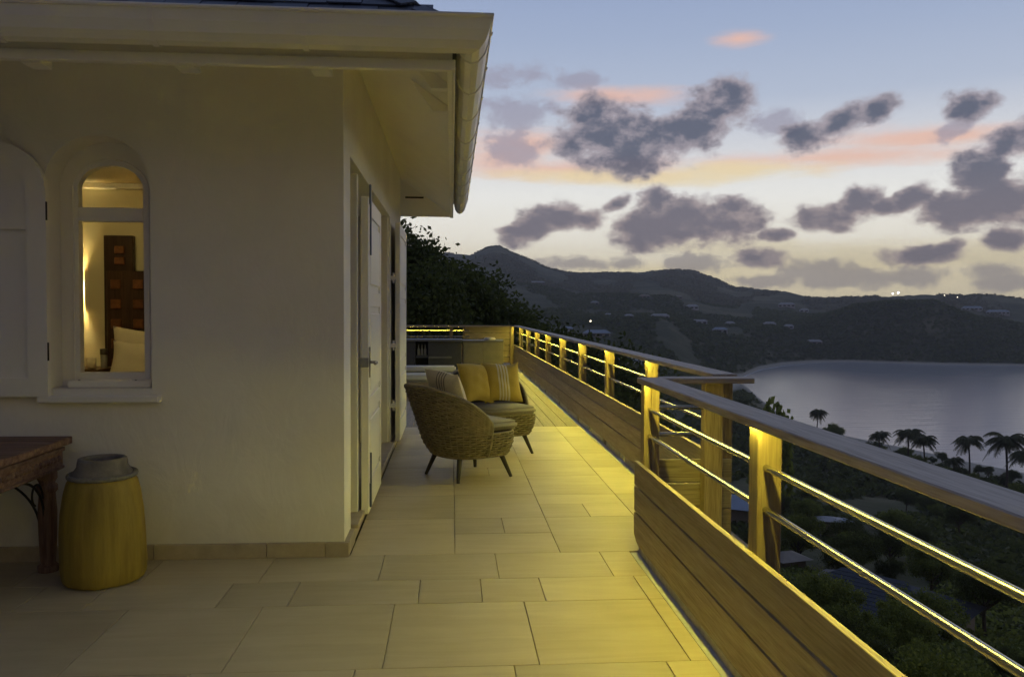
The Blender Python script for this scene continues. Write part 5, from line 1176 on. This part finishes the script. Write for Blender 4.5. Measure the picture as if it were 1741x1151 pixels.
for r_ in range(13):
    f0 = r_/13; z0 = 1.84+1.65*f0; y0 = -4.25+4.25*f0; x0, x1 = -4.95+f0*3.0, 4.95-f0*3.0
    part('shingle_course', MB().add([(x0, y0, z0+0.07), (x1, y0, z0+0.07), (x1-0.2, y0+0.36, z0+0.19), (x0+0.2, y0+0.36, z0+0.19), (x0, y0, z0), (x1, y0, z0)], [(0, 1, 2, 3), (4, 5, 1, 0)]), shing, rfo)
below(25.4, 118, 2.4, 2.0, 2.4, R(-20), 'open garden pavilion with a pale roof on white posts between the trees', rf_g, True)
below(26.2, 122, 1.6, 1.5, 2.0, R(10), 'little hut with a light blue roof right of the garden pavilion', rf_b)
below(19.9, 118, 8, 6, 3.0, R(-30), 'pale blue roofed house seen between the corner post and the near post', rf_b)
below(22.9, 80, 2.4, 2.2, 2.2, R(15), 'small tan roofed hut low between the near post and the dark roof', rf_t)
# drive winding down past the dark roof
q = MB(); pts = [(24.2, 60), (25.0, 48), (26.2, 38), (27.6, 30), (29.2, 25), (31.2, 21.5), (34, 19)]
vs = []
for k in range(25):
    f = k/24*6; i = min(int(f), 5); u = f-i; a = pts[i][0]*(1-u)+pts[i+1][0]*u; r = pts[i][1]*(1-u)+pts[i+1][1]*u
    x, y = pol(a, r)
    for sg in (-0.9, 0.9): vs.append((x+sg*0.8, y+sg*0.5, ground(x, y)+0.35))
q.add(vs, [(2*k, 2*k+1, 2*k+3, 2*k+2) for k in range(24)])
solo('path', q, concrete_m, kind='structure', label='pale concrete path going down the slope beside the dark roof')
# street lamps that are already lit
lampg = emit('white_lamp', (1.0, 0.86, 0.62), 3.0); lampw = emit('cold_lamp', (0.95, 0.95, 1.0), 12.0)
def street_lamp(a, r, h, rad, label, m):
    x, y = pol(a, r); z = ground(x, y); t = thing('street_lamp', label, 'street lamp', (x, y, z), group='lit street lamps on the far hills', local=True)
    part('pole', MB().tube([(0, 0, -1), (0, 0, h-rad)], 0.12, 6), dark_iron, t); part('bulb', MB().lathe([(0.0, h-rad), (rad*0.7, h-rad*0.7), (rad, h), (rad*0.7, h+rad*0.7), (0, h+rad)], 10), m, t)
street_lamp(9.62, 655, 9.0, 0.75, 'lit lamp over the long blue roofed house in the valley', lampg)
street_lamp(28.95, 1440, 9, 1.1, 'left of the two bright white lamps on the far ridge', lampw); street_lamp(29.27, 1440, 9, 1.3, 'right of the two bright white lamps on the far ridge', lampw)
street_lamp(31.85, 1400, 7, 0.9, 'faint lamp right of the headland top', lampg); street_lamp(32.55, 1390, 7, 0.8, 'faintest lamp furthest right near the headland top', lampg)
street_lamp(10.3, 560, 5, 0.4, 'small lamp between the houses of the valley', lampg)

# ------------------------------------------------------------------ evening haze over land and bay
HAZE_DENSITY = 2.4e-4
hm = bpy.data.materials.new('evening_haze'); hm.use_nodes = True; hn = hm.node_tree; hn.nodes.clear()
pv = hn.nodes.new('ShaderNodeVolumePrincipled'); pv.inputs['Color'].default_value = (0.86, 0.87, 0.92, 1); pv.inputs['Density'].default_value = HAZE_DENSITY; pv.inputs['Anisotropy'].default_value = 0.2
ho = hn.nodes.new('ShaderNodeOutputMaterial'); hn.links.new(pv.outputs[0], ho.inputs['Volume'])
solo('haze', MB().box(-2750, 2750, -2750, 2750, -75, 190), hm, kind='stuff', label='thin evening haze in the air over the hills')
